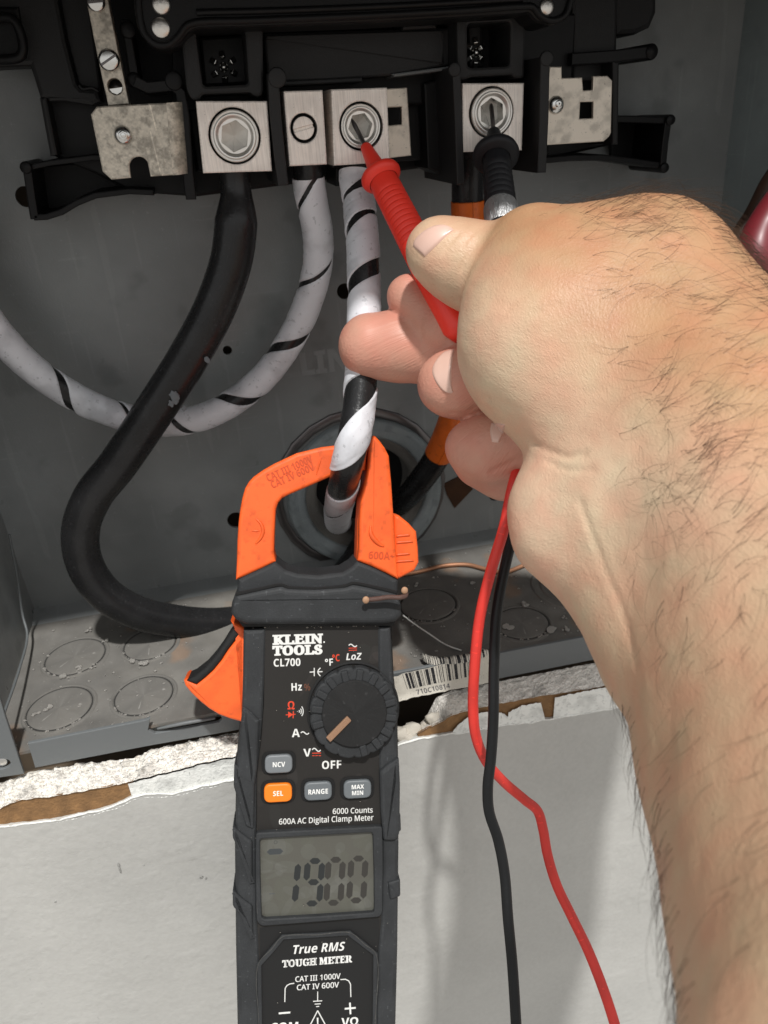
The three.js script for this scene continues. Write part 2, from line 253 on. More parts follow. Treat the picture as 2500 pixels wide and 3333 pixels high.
// ------------------------------------------------------------------ the wall round the box
const ZW = 0.116, FLY = -0.2125, XL = -0.1191, XR = 0.2427, LIPZ = 0.1042, TOPY = 0.09;
{
  const wall = new THREE.Group(); wall.name = 'wall'; scene.add(wall);
  wall.userData = { kind: 'structure', label: 'grey painted plasterboard wall with a torn gypsum edge below the metal box' };
  const Cl = [[-60, 2697], [0, 2690], [60, 2683], [120, 2676], [180, 2668], [251, 2652], [338, 2632], [390, 2612], [434, 2592], [482, 2582], [554, 2581], [620, 2566], [700, 2549], [765, 2535], [900, 2508], [1060, 2476], [1200, 2446], [1290, 2428], [1345, 2405], [1400, 2398], [1452, 2388], [1474, 2386], [1540, 2376], [1634, 2361], [1712, 2352], [1791, 2338], [1860, 2328], [1960, 2310], [2046, 2297], [2130, 2280], [2300, 2248], [2500, 2210]];
  const Bl = [[-60, 2645], [0, 2633], [48, 2609], [110, 2600], [193, 2589], [260, 2577], [338, 2563], [415, 2547], [453, 2536], [554, 2512], [651, 2486], [767, 2461], [900, 2440], [1060, 2415], [1180, 2404], [1290, 2396]];
  const Br = [[1360, 2386], [1400, 2366], [1440, 2350], [1462, 2334], [1525, 2313], [1600, 2296], [1680, 2281], [1742, 2269], [1830, 2256], [1921, 2241], [2030, 2222], [2150, 2200], [2330, 2165], [2500, 2130]];
  const Al = [[-60, 2560], [0, 2545], [60, 2525], [114, 2510], [190, 2499], [260, 2486], [330, 2482], [420, 2468], [480, 2446], [560, 2426], [640, 2406], [767, 2385], [900, 2358], [1060, 2328], [1150, 2345], [1280, 2394]];
  const Ar = [[1340, 2384], [1376, 2352], [1405, 2300], [1424, 2268], [1470, 2250], [1540, 2237], [1632, 2216], [1740, 2196], [1830, 2178], [1921, 2160], [2008, 2141], [2150, 2112], [2330, 2076], [2500, 2042]];
  const jag = (pts, z, n, amp, f, s) => {                         // resamples a line and roughens it
    const c = new THREE.CatmullRomCurve3(pts.map(([x, y]) => U(x, y, z)), false, 'centripetal');
    return Array.from({ length: n + 1 }, (_, i) => { const p = c.getPoint(i / n); p.y += amp * (n3(p.x * f, s, 3) + 0.5 * n3(p.x * f * 2.7, s, 9)); return p; });
  };
  const C = jag(Cl, ZW, 240, 0.0005, 260, 1.3);
  const face = C.map(v2);
  const left = -0.75, right = 0.95, low = -0.95;
  const poly = [new THREE.Vector2(left, -0.9 + low * 0), ...[]];
  const shape = [new THREE.Vector2(left, low), new THREE.Vector2(right, low), new THREE.Vector2(right, 0.5), new THREE.Vector2(XR + 0.03, 0.5), new THREE.Vector2(XR + 0.03, 0.5), new THREE.Vector2(XR + 0.03, C[C.length - 1].y), ...face.slice().reverse(), new THREE.Vector2(XL - 0.03, face[0].y), new THREE.Vector2(XL - 0.03, 0.5), new THREE.Vector2(left, 0.5)];
  mesh('painted_face', slab(shape, ZW - 0.0016, ZW + 0.0005, 0), M.wall, wall);
  // paint drips and pimples
  const lump = (px, py, w, h, d) => { const p = U(px, py, ZW + 0.0005), g = new THREE.SphereGeometry(1, 14, 10); g.scale(w, h, d); g.translate(p.x, p.y, p.z); return g; };
  mesh('paint_drip', [lump(390, 2830, 0.00045, 0.0024, 0.0006), lump(386, 2815, 0.0006, 0.0015, 0.0004), lump(655, 2855, 0.001, 0.0012, 0.0003), lump(670, 2858, 0.0006, 0.0008, 0.0004), lump(468, 2816, 0.0003, 0.0003, 0.0003), lump(180, 2935, 0.0005, 0.0005, 0.0004)], M.wall, wall);
  // white torn rim of the paint film
  const rim = (from, to, r, off) => { const p = C.slice(from, to).map((q, i) => V3(q.x, q.y - off + 0.0006 * n3(q.x * 180, 7, off * 999), ZW + 0.0003)); return tube(p, (t) => r * (0.45 + 0.9 * Math.abs(n3(t * 40, 2.2, 5))), 260, 8); };
  mesh('torn_rim', [rim(2, 232, 0.0007, 0.0001), rim(30, 96, 0.0004, 0.0016)], M.paper, wall);
  // gypsum: a broken top from the back line A to the front line B, then the torn strip from B to C
  const strip = (P, Q, rows, amp, f, seed, z0 = 0) => {
    const pos = [], uv = [], idx = [], n = P.length - 1; let len = 0;
    for (let i = 0; i <= n; i++) {
      if (i) len += P[i].distanceTo(P[i - 1]);
      for (let j = 0; j <= rows; j++) {
        const t = j / rows, p = P[i].clone().lerp(Q[i], t), e = 1 - 0.75 * (j === rows ? 1 : 0);
        const d = amp * e * (n3(p.x * f, p.z * f + t * 3, seed) + 0.6 * n3(p.x * f * 2.3, p.z * f * 2.3 + t * 7, seed + 4) + 0.35 * n3(p.x * f * 5, t * 15, seed + 7));
        pos.push(p.x, p.y + d * 0.75, p.z + d * 0.6 + z0); uv.push(len, t * P[i].distanceTo(Q[i]));
        if (i && j) { const k = i * (rows + 1) + j, m = k - rows - 1; idx.push(m - 1, k - 1, m, m, k - 1, k); }
      }
    }
    const g = new THREE.BufferGeometry(); g.setAttribute('position', new THREE.Float32BufferAttribute(pos, 3)); g.setAttribute('uv', new THREE.Float32BufferAttribute(uv, 2)); g.setIndex(idx); g.computeVertexNormals(); return g;
  };
  const res = (pts, z, n, amp, f, s) => jag(pts, z, n, amp, f, s);
  const AL = res(Al, 0.1015, 300, 0.0011, 210, 4.4), BL = res(Bl, ZW - 0.0004, 300, 0.0006, 240, 8.1);
  const AR = res(Ar, 0.1035, 300, 0.0005, 210, 4.9), BR = res(Br, ZW - 0.0004, 300, 0.0005, 240, 8.9);
  mesh('gypsum_edge', strip(AL, BL, 26, 0.0024, 360, 2.2), M.gyp, wall);
  mesh('gypsum_edge', strip(AR, BR, 22, 0.0007, 300, 6.2), M.gyp, wall);
  const cAt = (x) => { let b = C[0], d = 1; for (const q of C) if (Math.abs(q.x - x) < d) { d = Math.abs(q.x - x); b = q; } return V3(x, b.y - 0.0012, ZW - 0.0009); };
  const back = (p) => V3(p.x, p.y, ZW - 0.0011);
  mesh('torn_paper', strip(BL.slice(0, 150).map(back), BL.slice(0, 150).map((p) => cAt(p.x)), 8, 0.0002, 200, 1), M.kraft, wall);
  part(wall.children.at(-1), 'brown torn backing paper at the left end');
  mesh('torn_paper', strip(BL.slice(140).map((p) => V3(p.x, p.y - 0.0009, ZW - 0.0004)), BL.slice(140).map((p) => { const q = cAt(p.x); q.z = ZW - 0.0002; return q; }), 8, 0.0003, 200, 3), M.paper, wall);
  part(wall.children.at(-1), 'white torn paper left of the meter');
  mesh('torn_paper', strip(BR.map(back), BR.map((p) => cAt(p.x)), 8, 0.0002, 200, 5), M.kraft, wall);
  // white skins left standing over the brown paper on the right
  const skin = (top, bot, s) => strip(res(top, ZW, 80, 0.0007, 420, s), res(bot, ZW, 80, 0.0006, 420, s + 2), 8, 0.0003, 300, s);
  mesh('torn_paper', [skin([[1478, 2372], [1530, 2330], [1600, 2316], [1640, 2322], [1652, 2330]], [[1470, 2388], [1530, 2382], [1600, 2372], [1646, 2364], [1664, 2360]], 11),
    skin([[1655, 2318], [1690, 2300], [1740, 2288], [1760, 2286]], [[1650, 2362], [1690, 2356], [1760, 2346], [1775, 2343]], 15),
    skin([[1806, 2270], [1860, 2258], [1921, 2246], [2030, 2226], [2200, 2195]], [[1800, 2340], [1860, 2330], [1960, 2312], [2060, 2296], [2200, 2270]], 19)].map((g) => { g.translate(0, 0, 0.0002); return g; }), M.paper, wall);
  part(wall.children.at(-1), 'white torn paper right of the meter');
  // rubble at the hole beside the meter
  const rub = [];
  for (let i = 0; i < 34; i++) {
    const t = rnd(), px = lerp(1296, 1462, t) + rr(-8, 8), py = lerp(2402, 2352, t) + rr(-36, 26) * (0.3 + t * 0.7), s = rr(0.0018, 0.0046);
    const g = new THREE.IcosahedronGeometry(s, 2); const p = g.attributes.position;
    for (let k = 0; k < p.count; k++) { const q = V3().fromBufferAttribute(p, k), f = 1 + 0.55 * n3(q.x * 420 + i * 9, q.y * 420, q.z * 420 + i); p.setXYZ(k, q.x * f, q.y * f * 0.8, q.z * f * 0.8); }
    g.deleteAttribute('normal'); g.deleteAttribute('uv'); const h = mergeVertices(g, 1e-6); h.computeVertexNormals();
    const c = U(px, py, ZW - 0.004 - 0.004 * rnd()); h.translate(c.x, c.y, c.z); rub.push(h);
  }
  mesh('gypsum_rubble', rub, M.gypGrey, wall).userData.kind = 'stuff';
  // the cavity behind: back board, and returns that close the wall off
  mesh('backing_board', [box(1.9, 1.6, 0.02, 0.1, -0.2, -0.032, 0), box(1.0, 0.02, 0.12, 0.1, -0.34, 0.04, 0)], M.plywood, wall);
}

// ------------------------------------------------------------------ the steel box
const box3 = thing('electrical_box', 'grey steel meter box set into the wall, open at the front', 'electrical box', V3(0, 0, 0));
const CAVE = [];
{
  const W = [new THREE.Vector2(XL, -0.2095), new THREE.Vector2(XR, -0.2095), new THREE.Vector2(XR, TOPY), new THREE.Vector2(XL, TOPY)];
  const hole = (px, py, r, ry) => { const p = U(px, py, 0); return circle(p.x, p.y, r, 20, ry); };
  const HC = U(1188, 1602, 0), HR = 0.0405;
  mesh('back_panel', slab(W, -0.0016, 0, 0, [hole(740, 1140, 0.0021), hole(1122, 948, 0.0036), hole(768, 1693, 0.0044), hole(1612, 1612, 0.0034), hole(84, 640, 0.0040), circle(HC.x, HC.y, 0.0312, 48)]), M.steel, box3);
  // rounded bend from the back panel to the floor
  const bend = slab([new THREE.Vector2(0, -0.2095), new THREE.Vector2(0.0105, FLY), new THREE.Vector2(0.0105, FLY - 0.0014), new THREE.Vector2(-0.0016, -0.2112)], 0, XR - XL, 0);
  bend.rotateY(-Math.PI / 2); bend.translate(XR, 0, 0);
  mesh('bottom_bend', bend, M.steel, box3);
  const floor = mesh('bottom_panel', box(XR - XL, 0.0014, LIPZ - 0.0125, (XL + XR) / 2, FLY - 0.0007, (LIPZ + 0.0085) / 2, 0), M.floor, box3);
  const ring = (r) => lathe([[r - 0.0008, 0], [r - 0.0005, 0.0006], [r + 0.0004, 0.0006], [r + 0.0009, 0]], 56).rotateX(-Math.PI / 2);
  const disc = (r, h) => lathe([[0, h * 0.8], [r * 0.8, h * 0.85], [r - 0.0006, h], [r, h * 0.6], [r + 0.0002, 0]], 56).rotateX(-Math.PI / 2);
  const KO = [[-0.0607, 0.0825, 0.0118, 1], [-0.0938, 0.0445, 0.0130, 1], [-0.0600, 0.0455, 0.0115, 1], [-0.0955, 0.0800, 0.0130, 1], [0.1088, 0.0840, 0.0118, 1], [0.0719, 0.0560, 0.0130, 1], [0.0095, 0.0600, 0.014, 2], [0.1470, 0.0620, 0.0125, 3]];
  for (const [x, z, r, n] of KO) {
    const g = [disc(r, 0.0007)]; for (let k = 0; k < n; k++) g.push(ring(r + 0.0016 + 0.0042 * k)); if (n > 1) g.push(ring(r * 0.72).translate(0, 0.0008, 0));
    const m = merge(g); m.translate(x, FLY, z); mesh('knockout', m, M.floor, floor);
    mesh('knockout_gap', lathe([[r + 0.0001, 0], [r + 0.0001, 0.0004], [r + 0.0006, 0.0004], [r + 0.0006, 0]], 56).rotateX(-Math.PI / 2).translate(x, FLY, z), M.gap, floor);
  }
  const p0 = new THREE.Vector2(XL, 0);
  mesh('side_wall', box(0.0016, TOPY + 0.225, LIPZ, XL - 0.0008, (TOPY - 0.225) / 2, LIPZ / 2, 0), M.steel, box3);
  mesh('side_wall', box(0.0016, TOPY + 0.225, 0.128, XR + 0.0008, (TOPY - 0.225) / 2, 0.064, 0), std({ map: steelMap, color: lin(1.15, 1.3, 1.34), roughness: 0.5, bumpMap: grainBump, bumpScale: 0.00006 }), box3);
  mesh('top_panel', box(XR - XL + 0.0032, 0.0016, 0.13, (XL + XR) / 2, TOPY + 0.0008, 0.065, 0), M.steel, box3);
  mesh('upper_cover', [box(XR - XL, 0.045, 0.0016, (XL + XR) / 2, 0.0695, LIPZ + 0.0008, 0.0004), box(XR - XL, 0.0016, 0.034, (XL + XR) / 2, 0.0462, LIPZ + 0.017, 0.0004)], M.lip, box3);
  // left flange with a screw hole, with a step in the wall behind it
  const fl = [U(-90, 2250, LIPZ), U(-4, 2262, LIPZ), U(16, 2330, LIPZ), U(78, 2520, LIPZ), U(-90, 2545, LIPZ)].map(v2);
  const scr = U(2, 2488, LIPZ);
  const fg = mesh('front_flange', slab(fl, LIPZ - 0.0016, LIPZ, 0.0003, [circle(scr.x, scr.y, 0.0036, 24, 0.0026)]), M.lip, box3);
  const sg = lathe([[0, 0.0003], [0.0018, 0.0004], [0.0026, -0.0006], [0.0028, -0.004]], 20); sg.translate(scr.x, scr.y, LIPZ - 0.0012);
  mesh('screw', sg, M.zinc, fg);
  // step that runs up the left wall
  const st = [[55, 1790], [78, 2010], [96, 2020], [80, 1800]].map(([x, y]) => U(x, y, 0.02));
  mesh('wall_crease', tube([U(30, 1740, 0.02), U(56, 1880, 0.022), U(74, 2005, 0.024), U(88, 2060, 0.03), U(62, 2180, 0.06), U(10, 2330, 0.095)].map((p) => { p.x = Math.max(p.x, XL + 0.0004); return p; }), 0.0006, 60, 8), M.lip, box3);
  // front lip with its slot
  const lipA = [[90, 2421], [474, 2345], [489, 2338], [482, 2378], [505, 2388], [712, 2352], [724, 2341], [700, 2300], [800, 2283], [1060, 2234], [1300, 2188], [1626, 2127], [1997, 2056], [2400, 1976], [2400, 2052], [2008, 2133], [1629, 2209], [1300, 2272], [767, 2378], [476, 2430], [114, 2500]];
  mesh('front_lip', plate(lipA, LIPZ - 0.0016, LIPZ, 0.0003), M.lip, box3);
  // torn lance behind the slot
  const ln = [[494, 2345], [720, 2302], [735, 2330], [575, 2360], [520, 2384], [494, 2378]];
  mesh('lance_tab', plate(ln, LIPZ - 0.0072, LIPZ - 0.0058, 0.0003), M.lip, box3);
  mesh('lance_tab', tube([U(512, 2372, LIPZ - 0.001), U(560, 2362, LIPZ + 0.0007), U(610, 2352, LIPZ + 0.0012), U(700, 2338, LIPZ + 0.0004)], (t) => 0.0004 + 0.0004 * Math.sin(t * Math.PI), 30, 10), M.lip, box3);
  // conduit hub: locknut ring, bushing and the pipe behind the panel
  const hubShape = [[0.0312, -0.001], [0.0312, 0.0030], [0.0325, 0.0046], [0.0352, 0.0052], [0.0362, 0.0046], [0.0372, 0.0050], [0.0395, 0.0046], [HR, 0.0030], [HR + 0.0004, 0.0004]];
  const hub = mesh('conduit_hub', lathe(hubShape, 72).translate(HC.x, HC.y, 0), M.hub, box3);
  mesh('bushing', lathe([[0.0313, 0.0026], [0.0300, 0.0022], [0.0285, 0.0006], [0.0262, 0.0002], [0.0250, -0.003], [0.0246, -0.02]], 72).translate(HC.x, HC.y, 0), M.floor, hub);
  mesh('pipe', lathe([[0.0287, -0.004], [0.0287, -0.019], [0, -0.0195]], 48).translate(HC.x, HC.y, 0), M.dark, hub);
  mesh('locknut', lathe([[HR + 0.0006, 0], [HR + 0.0006, 0.0016], [HR + 0.0045, 0.0014], [HR + 0.005, 0]], 24).translate(HC.x - 0.002, HC.y + 0.001, 0), M.steelDark, hub);
  // letters pressed into the panel, half hidden behind the cables
  const tg = new TextGeometry('LINE', { font, size: 0.0105, depth: 0.00004, curveSegments: 3, bevelEnabled: true, bevelThickness: 0.00014, bevelSize: 0.0004, bevelSegments: 2 });
  const tp = U(975, 1222, 0); tg.translate(tp.x, tp.y, 0); tg.computeBoundingBox();
  mesh('pressed_lettering', tg, M.steel, box3);
  // crumbs of plaster and dirt on the floor
  const cr = [];
  const spots = [[1706, 1968, 3], [1650, 2042, 5], [1795, 2055, 4], [1838, 2048, 3], [205, 2200, 3], [253, 2176, 2], [290, 2050, 2], [155, 2306, 3], [116, 2324, 2], [345, 2085, 2], [1840, 2010, 2], [1880, 2015, 2], [1920, 2018, 2], [1960, 2014, 2], [1990, 1985, 2], [1540, 1900, 2], [1354, 1905, 2], [430, 2150, 3], [470, 2160, 3], [300, 2170, 2]];
  const crumb = (x, y, z, s) => { const g = new THREE.IcosahedronGeometry(s, 1), p = g.attributes.position; const sx = rr(0.6, 1.6), o = rnd() * 50; for (let k = 0; k < p.count; k++) { const q = V3().fromBufferAttribute(p, k), f = 1 + 0.5 * n3(q.x / s + o, q.y / s, q.z / s); p.setXYZ(k, q.x * f * sx, q.y * f * 0.6, q.z * f); } g.computeVertexNormals(); g.translate(x, y + s * 0.3, z); return g; };
  for (const [px, py, s] of spots) { const q = Yp(px, py, FLY + 0.0008); for (let k = 0; k < 3; k++) cr.push(crumb(q.x + rr(-1, 1) * 0.0012, q.y, clamp(q.z + rr(-1, 1) * 0.0012, 0.012, 0.1), s * 0.00042 * rr(0.5, 1.1))); }
  for (let k = 0; k < 260; k++) cr.push(crumb(rr(XL + 0.006, 0.20), FLY + 0.0003, rr(0.014, 0.101), rr(0.0002, 0.00055)));
  for (const [x, z, r] of KO) for (let k = 0; k < 16; k++) { const a = rr(0.6, 2.9); cr.push(crumb(x + Math.cos(a) * (r + 0.0008), FLY + 0.0003, Math.min(0.101, z + Math.sin(a) * (r + 0.0008)), rr(0.0002, 0.0006))); }
  const crumbs = mesh('plaster_crumbs', cr, M.gyp); crumbs.userData = { kind: 'stuff', label: 'pale plaster crumbs and dust scattered on the floor of the box', category: 'debris' };
  // a pale hair-thin thread lying on the floor
  tag(mesh('thread', tube([Yp(1312, 2003, FLY + 0.012), Yp(1345, 2028, FLY + 0.006), Yp(1400, 2065, FLY + 0.003), Yp(1450, 2098, FLY + 0.0015), Yp(1502, 2118, FLY + 0.001)], 0.00035, 40, 6), M.paper), 'thin pale thread lying on the box floor right of the meter head', 'thread');
  // small brown scrap stuck beside the hub
  const rp = U(1475, 1590, 0.0006);
  const sp = plate([[1445, 1575], [1500, 1548], [1540, 1592], [1515, 1618], [1480, 1655], [1455, 1610]], 0.0002, 0.0007, 0.0001);
  tag(mesh('paper_scrap', sp, std({ map: kraftMap, color: lin(0.22, 0.16, 0.14), roughness: 0.9 })), 'dark brown paper scrap stuck to the panel right of the conduit hub', 'scrap');
}
// ------------------------------------------------------------------ the meter socket: black moulded base, jaws' lugs, brackets
const socket = thing('meter_socket', 'black moulded meter socket with bright metal lugs, mounted in the top of the box', 'meter socket', V3(0, 0, 0));
{
  const P = M.plastic, Q = M.plastic2;
  // base block behind everything
  mesh('base_block', [
    plate([[150, -260], [1890, -260], [2010, -40], [2000, 470], [1770, 520], [1480, 590], [1390, 545], [950, 600], [640, 640], [430, 625], [300, 560], [170, 505], [130, 310]], 0.004, 0.020, 0.001),
    plate([[560, 60], [1880, 40], [1860, 330], [560, 360]], 0.018, 0.036, 0.001),
    plate([[600, 280], [1760, 250], [1790, 500], [640, 560]], 0.018, 0.030, 0.001)], P, socket);
  // left mounting ear and its raised panel
  mesh('mounting_ear', [
    plate([[-60, -120], [190, -120], [190, 0], [214, 130], [250, 272], [262, 286], [318, 290], [330, 330], [300, 345], [130, 318], [98, 214], [70, 215], [-60, 222]], 0.014, 0.030, 0.0015),
    plate([[190, -100], [290, -100], [300, 60], [330, 300], [262, 284], [250, 270], [214, 130], [190, 0]], 0.014, 0.026, 0.001),
    plate([[128, 318], [150, 312], [188, 505], [163, 508]], 0.006, 0.030, 0.001),
    plate([[150, 312], [300, 312], [300, 326], [160, 330]], 0.006, 0.030, 0.001)], Q, socket);
  mesh('mounting_ring', [tube([U(-50, 60, 0.034), U(40, 62, 0.036), U(70, 120, 0.036), U(68, 180, 0.036), U(-50, 196, 0.034)], 0.0016, 40, 10), plate([[-60, 20], [60, 20], [86, 190], [-60, 205]], 0.026, 0.031, 0.001)], P, socket);
  mesh('mould_flash', tube([U(256, 276, 0.031), U(268, 288, 0.031), U(300, 286, 0.031), U(322, 298, 0.031)], 0.0005, 20, 6), Q, socket);
  // channel arms with thin walls: [outline of the wall runs], front z
  const fin = (list, z0, z1, w) => { const c = list.map(([x, y]) => v2(U(x, y, z1))); const L = [], R = []; c.forEach((p, i) => { const a = c[Math.max(0, i - 1)], b = c[Math.min(c.length - 1, i + 1)], d = b.clone().sub(a).normalize(); L.push(new THREE.Vector2(p.x - d.y * w / 2, p.y + d.x * w / 2)); R.unshift(new THREE.Vector2(p.x + d.y * w / 2, p.y - d.x * w / 2)); }); return slab([...L, ...R], z0, z1, Math.min(0.0005, w * 0.3)); };
  mesh('channel_arm', [
    fin([[420, 512], [300, 512], [240, 520], [160, 530], [86, 546]], 0.004, 0.030, 0.0020),
    fin([[86, 540], [100, 640], [112, 714]], 0.004, 0.031, 0.0030),
    fin([[108, 708], [150, 706], [200, 690], [250, 660], [310, 636], [420, 622], [500, 626]], 0.004, 0.031, 0.0022),
    plate([[90, 545], [420, 515], [420, 620], [300, 640], [112, 710]], 0.003, 0.006, 0.0005)], P, socket);
  mesh('channel_arm', [
    fin([[1990, 386], [2090, 388], [2180, 392]], 0.004, 0.030, 0.0026),
    fin([[2178, 388], [2166, 470], [2160, 542]], 0.004, 0.031, 0.0030),
    fin([[1770, 522], [1860, 514], [1960, 512], [2060, 524], [2164, 540]], 0.004, 0.030, 0.0024),
    plate([[1990, 390], [2176, 394], [2158, 540], [1990, 515]], 0.003, 0.006, 0.0005)], P, socket);
  for (const [x, y] of [[2182, 390], [2162, 546], [84, 545]]) { const c = U(x, y, 0.031); mesh('boss', lathe([[0, 0.0322], [0.0018, 0.032], [0.0021, 0.0312], [0.0021, 0.004]], 18).translate(c.x, c.y, 0), P, socket); }
  // right ear, slab and fin
  mesh('mounting_ear', [plate([[1858, -140], [2016, -140], [2010, 190], [1866, 196]], 0.012, 0.036, 0.0015), plate([[2005, -140], [2142, -140], [2140, 40], [2120, 88], [2070, 112], [2006, 116]], 0.012, 0.030, 0.002), plate([[1994, 196], [2018, 196], [2014, 470], [1994, 470]], 0.006, 0.040, 0.001), plate([[1866, 196], [2000, 196], [2000, 260], [1866, 262]], 0.012, 0.030, 0.001)], Q, socket);
  mesh('cross_fin', [fin([[1862, 192], [2000, 182], [2118, 168]], 0.006, 0.040, 0.0042), lathe([[0, 0.0412], [0.0022, 0.0408], [0.0029, 0.0395], [0.0029, 0.006]], 20).translate(U(2122, 168, 0.04).x, U(2122, 168, 0.04).y, 0)], P, socket);
  // top cover ring: a bar with a round ear at each end
  const bar = rounded(outline([[430, -220], [1880, -220], [1872, 8], [1852, 62], [1800, 84], [1745, 70], [1722, 40], [1700, 46], [1500, 58], [1200, 74], [800, 88], [640, 92], [612, 108], [590, 140], [552, 160], [500, 152], [462, 118], [446, 50]], 0.072), 0.0022, 4);
  mesh('cover_ring', [slab(bar, 0.052, 0.072, 0.0016), (() => { const pts = [[448, -60], [452, 40], [470, 108], [506, 142], [548, 144], [582, 116], [606, 84], [640, 72], [800, 66], [1200, 50], [1500, 34], [1700, 20], [1735, 22], [1760, 52], [1800, 66], [1840, 48], [1858, 0], [1866, -60]].map(([x, y]) => U(x, y, 0.0725)); return tube(pts, 0.0011, 160, 8); })(),
    tube([[640, 40], [900, 34], [1300, 18], [1700, -4]].map(([x, y]) => U(x, y, 0.0722)), 0.0010, 60, 8)], M.plastic, socket);
  const dome = (px, py, z, r, h) => lathe([[0, h], [r * 0.5, h * 0.92], [r * 0.85, h * 0.6], [r, h * 0.15], [r, -0.001]], 28).translate(U(px, py, z).x, U(px, py, z).y, z);
  for (const [x, y, r] of [[523, 91, 0.0029], [524, 14, 0.0027], [1779, 23, 0.0025]]) mesh('rivet', dome(x, y, 0.0722, r, 0.0012), M.zincDull, socket);
  // side pillars under the ring
  mesh('pillar', [fin([[404, 60], [416, 120], [436, 250]], 0.02, 0.046, 0.0030), dome(416, 96, 0.046, 0.0026, 0.0008), dome(436, 260, 0.046, 0.0024, 0.0008), fin([[436, 262], [480, 284], [560, 276], [588, 300], [600, 380], [612, 560], [622, 650]], 0.02, 0.052, 0.0036), dome(566, 262, 0.052, 0.0030, 0.0006)], P, socket);
  // terminal frames: U-shaped brackets round the clip screws
  const frame = (o, holePts, z) => slab(rounded(outline(o, z), 0.0018), 0.03, z, 0.0009, [rounded(outline(holePts, z), 0.0016).reverse()]);
  mesh('terminal_frame', [frame([[584, 70], [856, 60], [858, 300], [846, 316], [826, 312], [815, 302], [660, 308], [648, 326], [622, 322], [606, 290]], [[636, 100], [796, 92], [808, 268], [800, 274], [668, 280], [660, 272]], 0.058)], Q, socket);
  mesh('clip_plate', plate([[648, 120], [802, 112], [808, 274], [664, 282]], 0.03, 0.040, 0.001), P, socket);
  mesh('terminal_frame', [frame([[1486, 48], [1712, 40], [1708, 248], [1698, 256], [1674, 254], [1668, 244], [1530, 252], [1512, 262], [1490, 258]], [[1522, 76], [1662, 70], [1660, 206], [1652, 214], [1540, 220], [1524, 216]], 0.058)], Q, socket);
  mesh('clip_plate', plate([[1526, 80], [1570, 78], [1572, 216], [1530, 218]], 0.03, 0.042, 0.001), Q, socket);
  const clip = (px, py, z, r, squash) => {
    const c = U(px, py, z), g = [];
    for (let k = 0; k < 6; k++) { const a = k / 6 * 2 * Math.PI + 0.5, b = new RoundedBoxGeometry(r * 0.52, r * 0.40, 0.0018, 2, 0.0004); b.rotateX(rr(-0.5, 0.5)); b.rotateY(0.5); b.rotateZ(a); b.translate(Math.cos(a) * r * 0.8 * squash, Math.sin(a) * r * 0.8, 0); g.push(b); }
    g.push(lathe([[0, 0.0022], [r * 0.2, 0.0021], [r * 0.34, 0.0012], [r * 0.36, -0.001]], 18)); const h = merge(g); h.translate(c.x, c.y, z + 0.0006); return h;
  };
  mesh('clip_screw', clip(728, 219, 0.040, 0.0046, 1), M.zinc, socket);
  mesh('clip_screw', clip(1546, 172, 0.042, 0.0046, 0.75), M.zinc, socket);
  // centre panel between the terminals
  mesh('centre_panel', [slab(rounded(outline([[858, 108], [1466, 90], [1464, 212], [1280, 246], [1060, 262], [872, 268]], 0.048), 0.001), 0.03, 0.048, 0.0008), fin([[866, 122], [1440, 104], [1440, 208]], 0.046, 0.0492, 0.0012), fin([[900, 272], [1060, 264], [1180, 258]], 0.03, 0.0486, 0.0016)], Q, socket);
  mesh('sill', plate([[1276, 240], [1470, 214], [1470, 226], [1284, 250]], 0.03, 0.0495, 0.0005), M.lip, socket);
  mesh('notch_block', plate([[1310, 66], [1422, 60], [1422, 92], [1310, 98]], 0.03, 0.05, 0.0008), Q, socket);
  // barriers between the poles
  mesh('barrier', [fin([[888, 240], [898, 380], [910, 500], [922, 604]], 0.016, 0.062, 0.0038), dome(902, 252, 0.062, 0.0031, 0.0004), fin([[902, 262], [960, 262], [1050, 258]], 0.02, 0.046, 0.0018)], Q, socket);
  mesh('barrier', [fin([[1486, 216], [1494, 400], [1500, 600]], 0.016, 0.062, 0.0030), dome(1480, 226, 0.062, 0.0022, 0.0004)], Q, socket);
  mesh('barrier', plate([[1380, 270], [1480, 236], [1496, 600], [1392, 548]], 0.02, 0.040, 0.0008), P, socket);
  mesh('barrier', [fin([[1776, 184], [1772, 380], [1764, 562]], 0.016, 0.066, 0.0036), dome(1780, 190, 0.066, 0.0024, 0.0003)], Q, socket);
  mesh('barrier', plate([[1716, 196], [1764, 186], [1752, 560], [1660, 528], [1708, 300]], 0.016, 0.046, 0.0006), P, socket);
  mesh('barrier', [fin([[1074, 292], [1086, 545]], 0.03, 0.050, 0.0014), fin([[1098, 545], [1100, 606]], 0.02, 0.045, 0.0012)], P, socket);
  // neutral bar with two screws and an open hole
  const zb = 0.050, hc = U(374, 281, zb);
  const nb = mesh('neutral_bar', slab(outline([[258, -160], [336, -160], [352, 0], [388, 180], [420, 338], [352, 344], [316, 180], [281, 0]], zb), zb - 0.008, zb, 0.0003, [circle(hc.x, hc.y, 0.0024, 24)]), M.tin, socket);
  const slotHead = (r, h, slot, a) => { const g = [lathe([[0, h], [r * 0.72, h], [r * 0.95, h * 0.75], [r, 0.0002], [r, -0.002]], 6 * 6)]; const s = box(r * 1.7, slot, 0.0008, 0, 0, h - 0.0002, 0.0001); s.rotateZ(a); return [g[0], s]; };
  for (const [x, y, r] of [[313, 8, 0.0029], [355, 196, 0.0034]]) { const c = U(x, y, zb); const [a, b] = slotHead(r, 0.0022, 0.0007, 0.05 + x * 0.01); const s = mesh('bar_screw', a.translate(c.x, c.y, zb), M.zinc, nb); mesh('slot', b.translate(c.x, c.y, zb), M.steelDark, s.parent); }
  mesh('hole_wall', [lathe([[0.0026, -0.0002], [0.0026, -0.006], [0, -0.0062]], 24).translate(hc.x, hc.y, zb)], M.steelDark, nb);
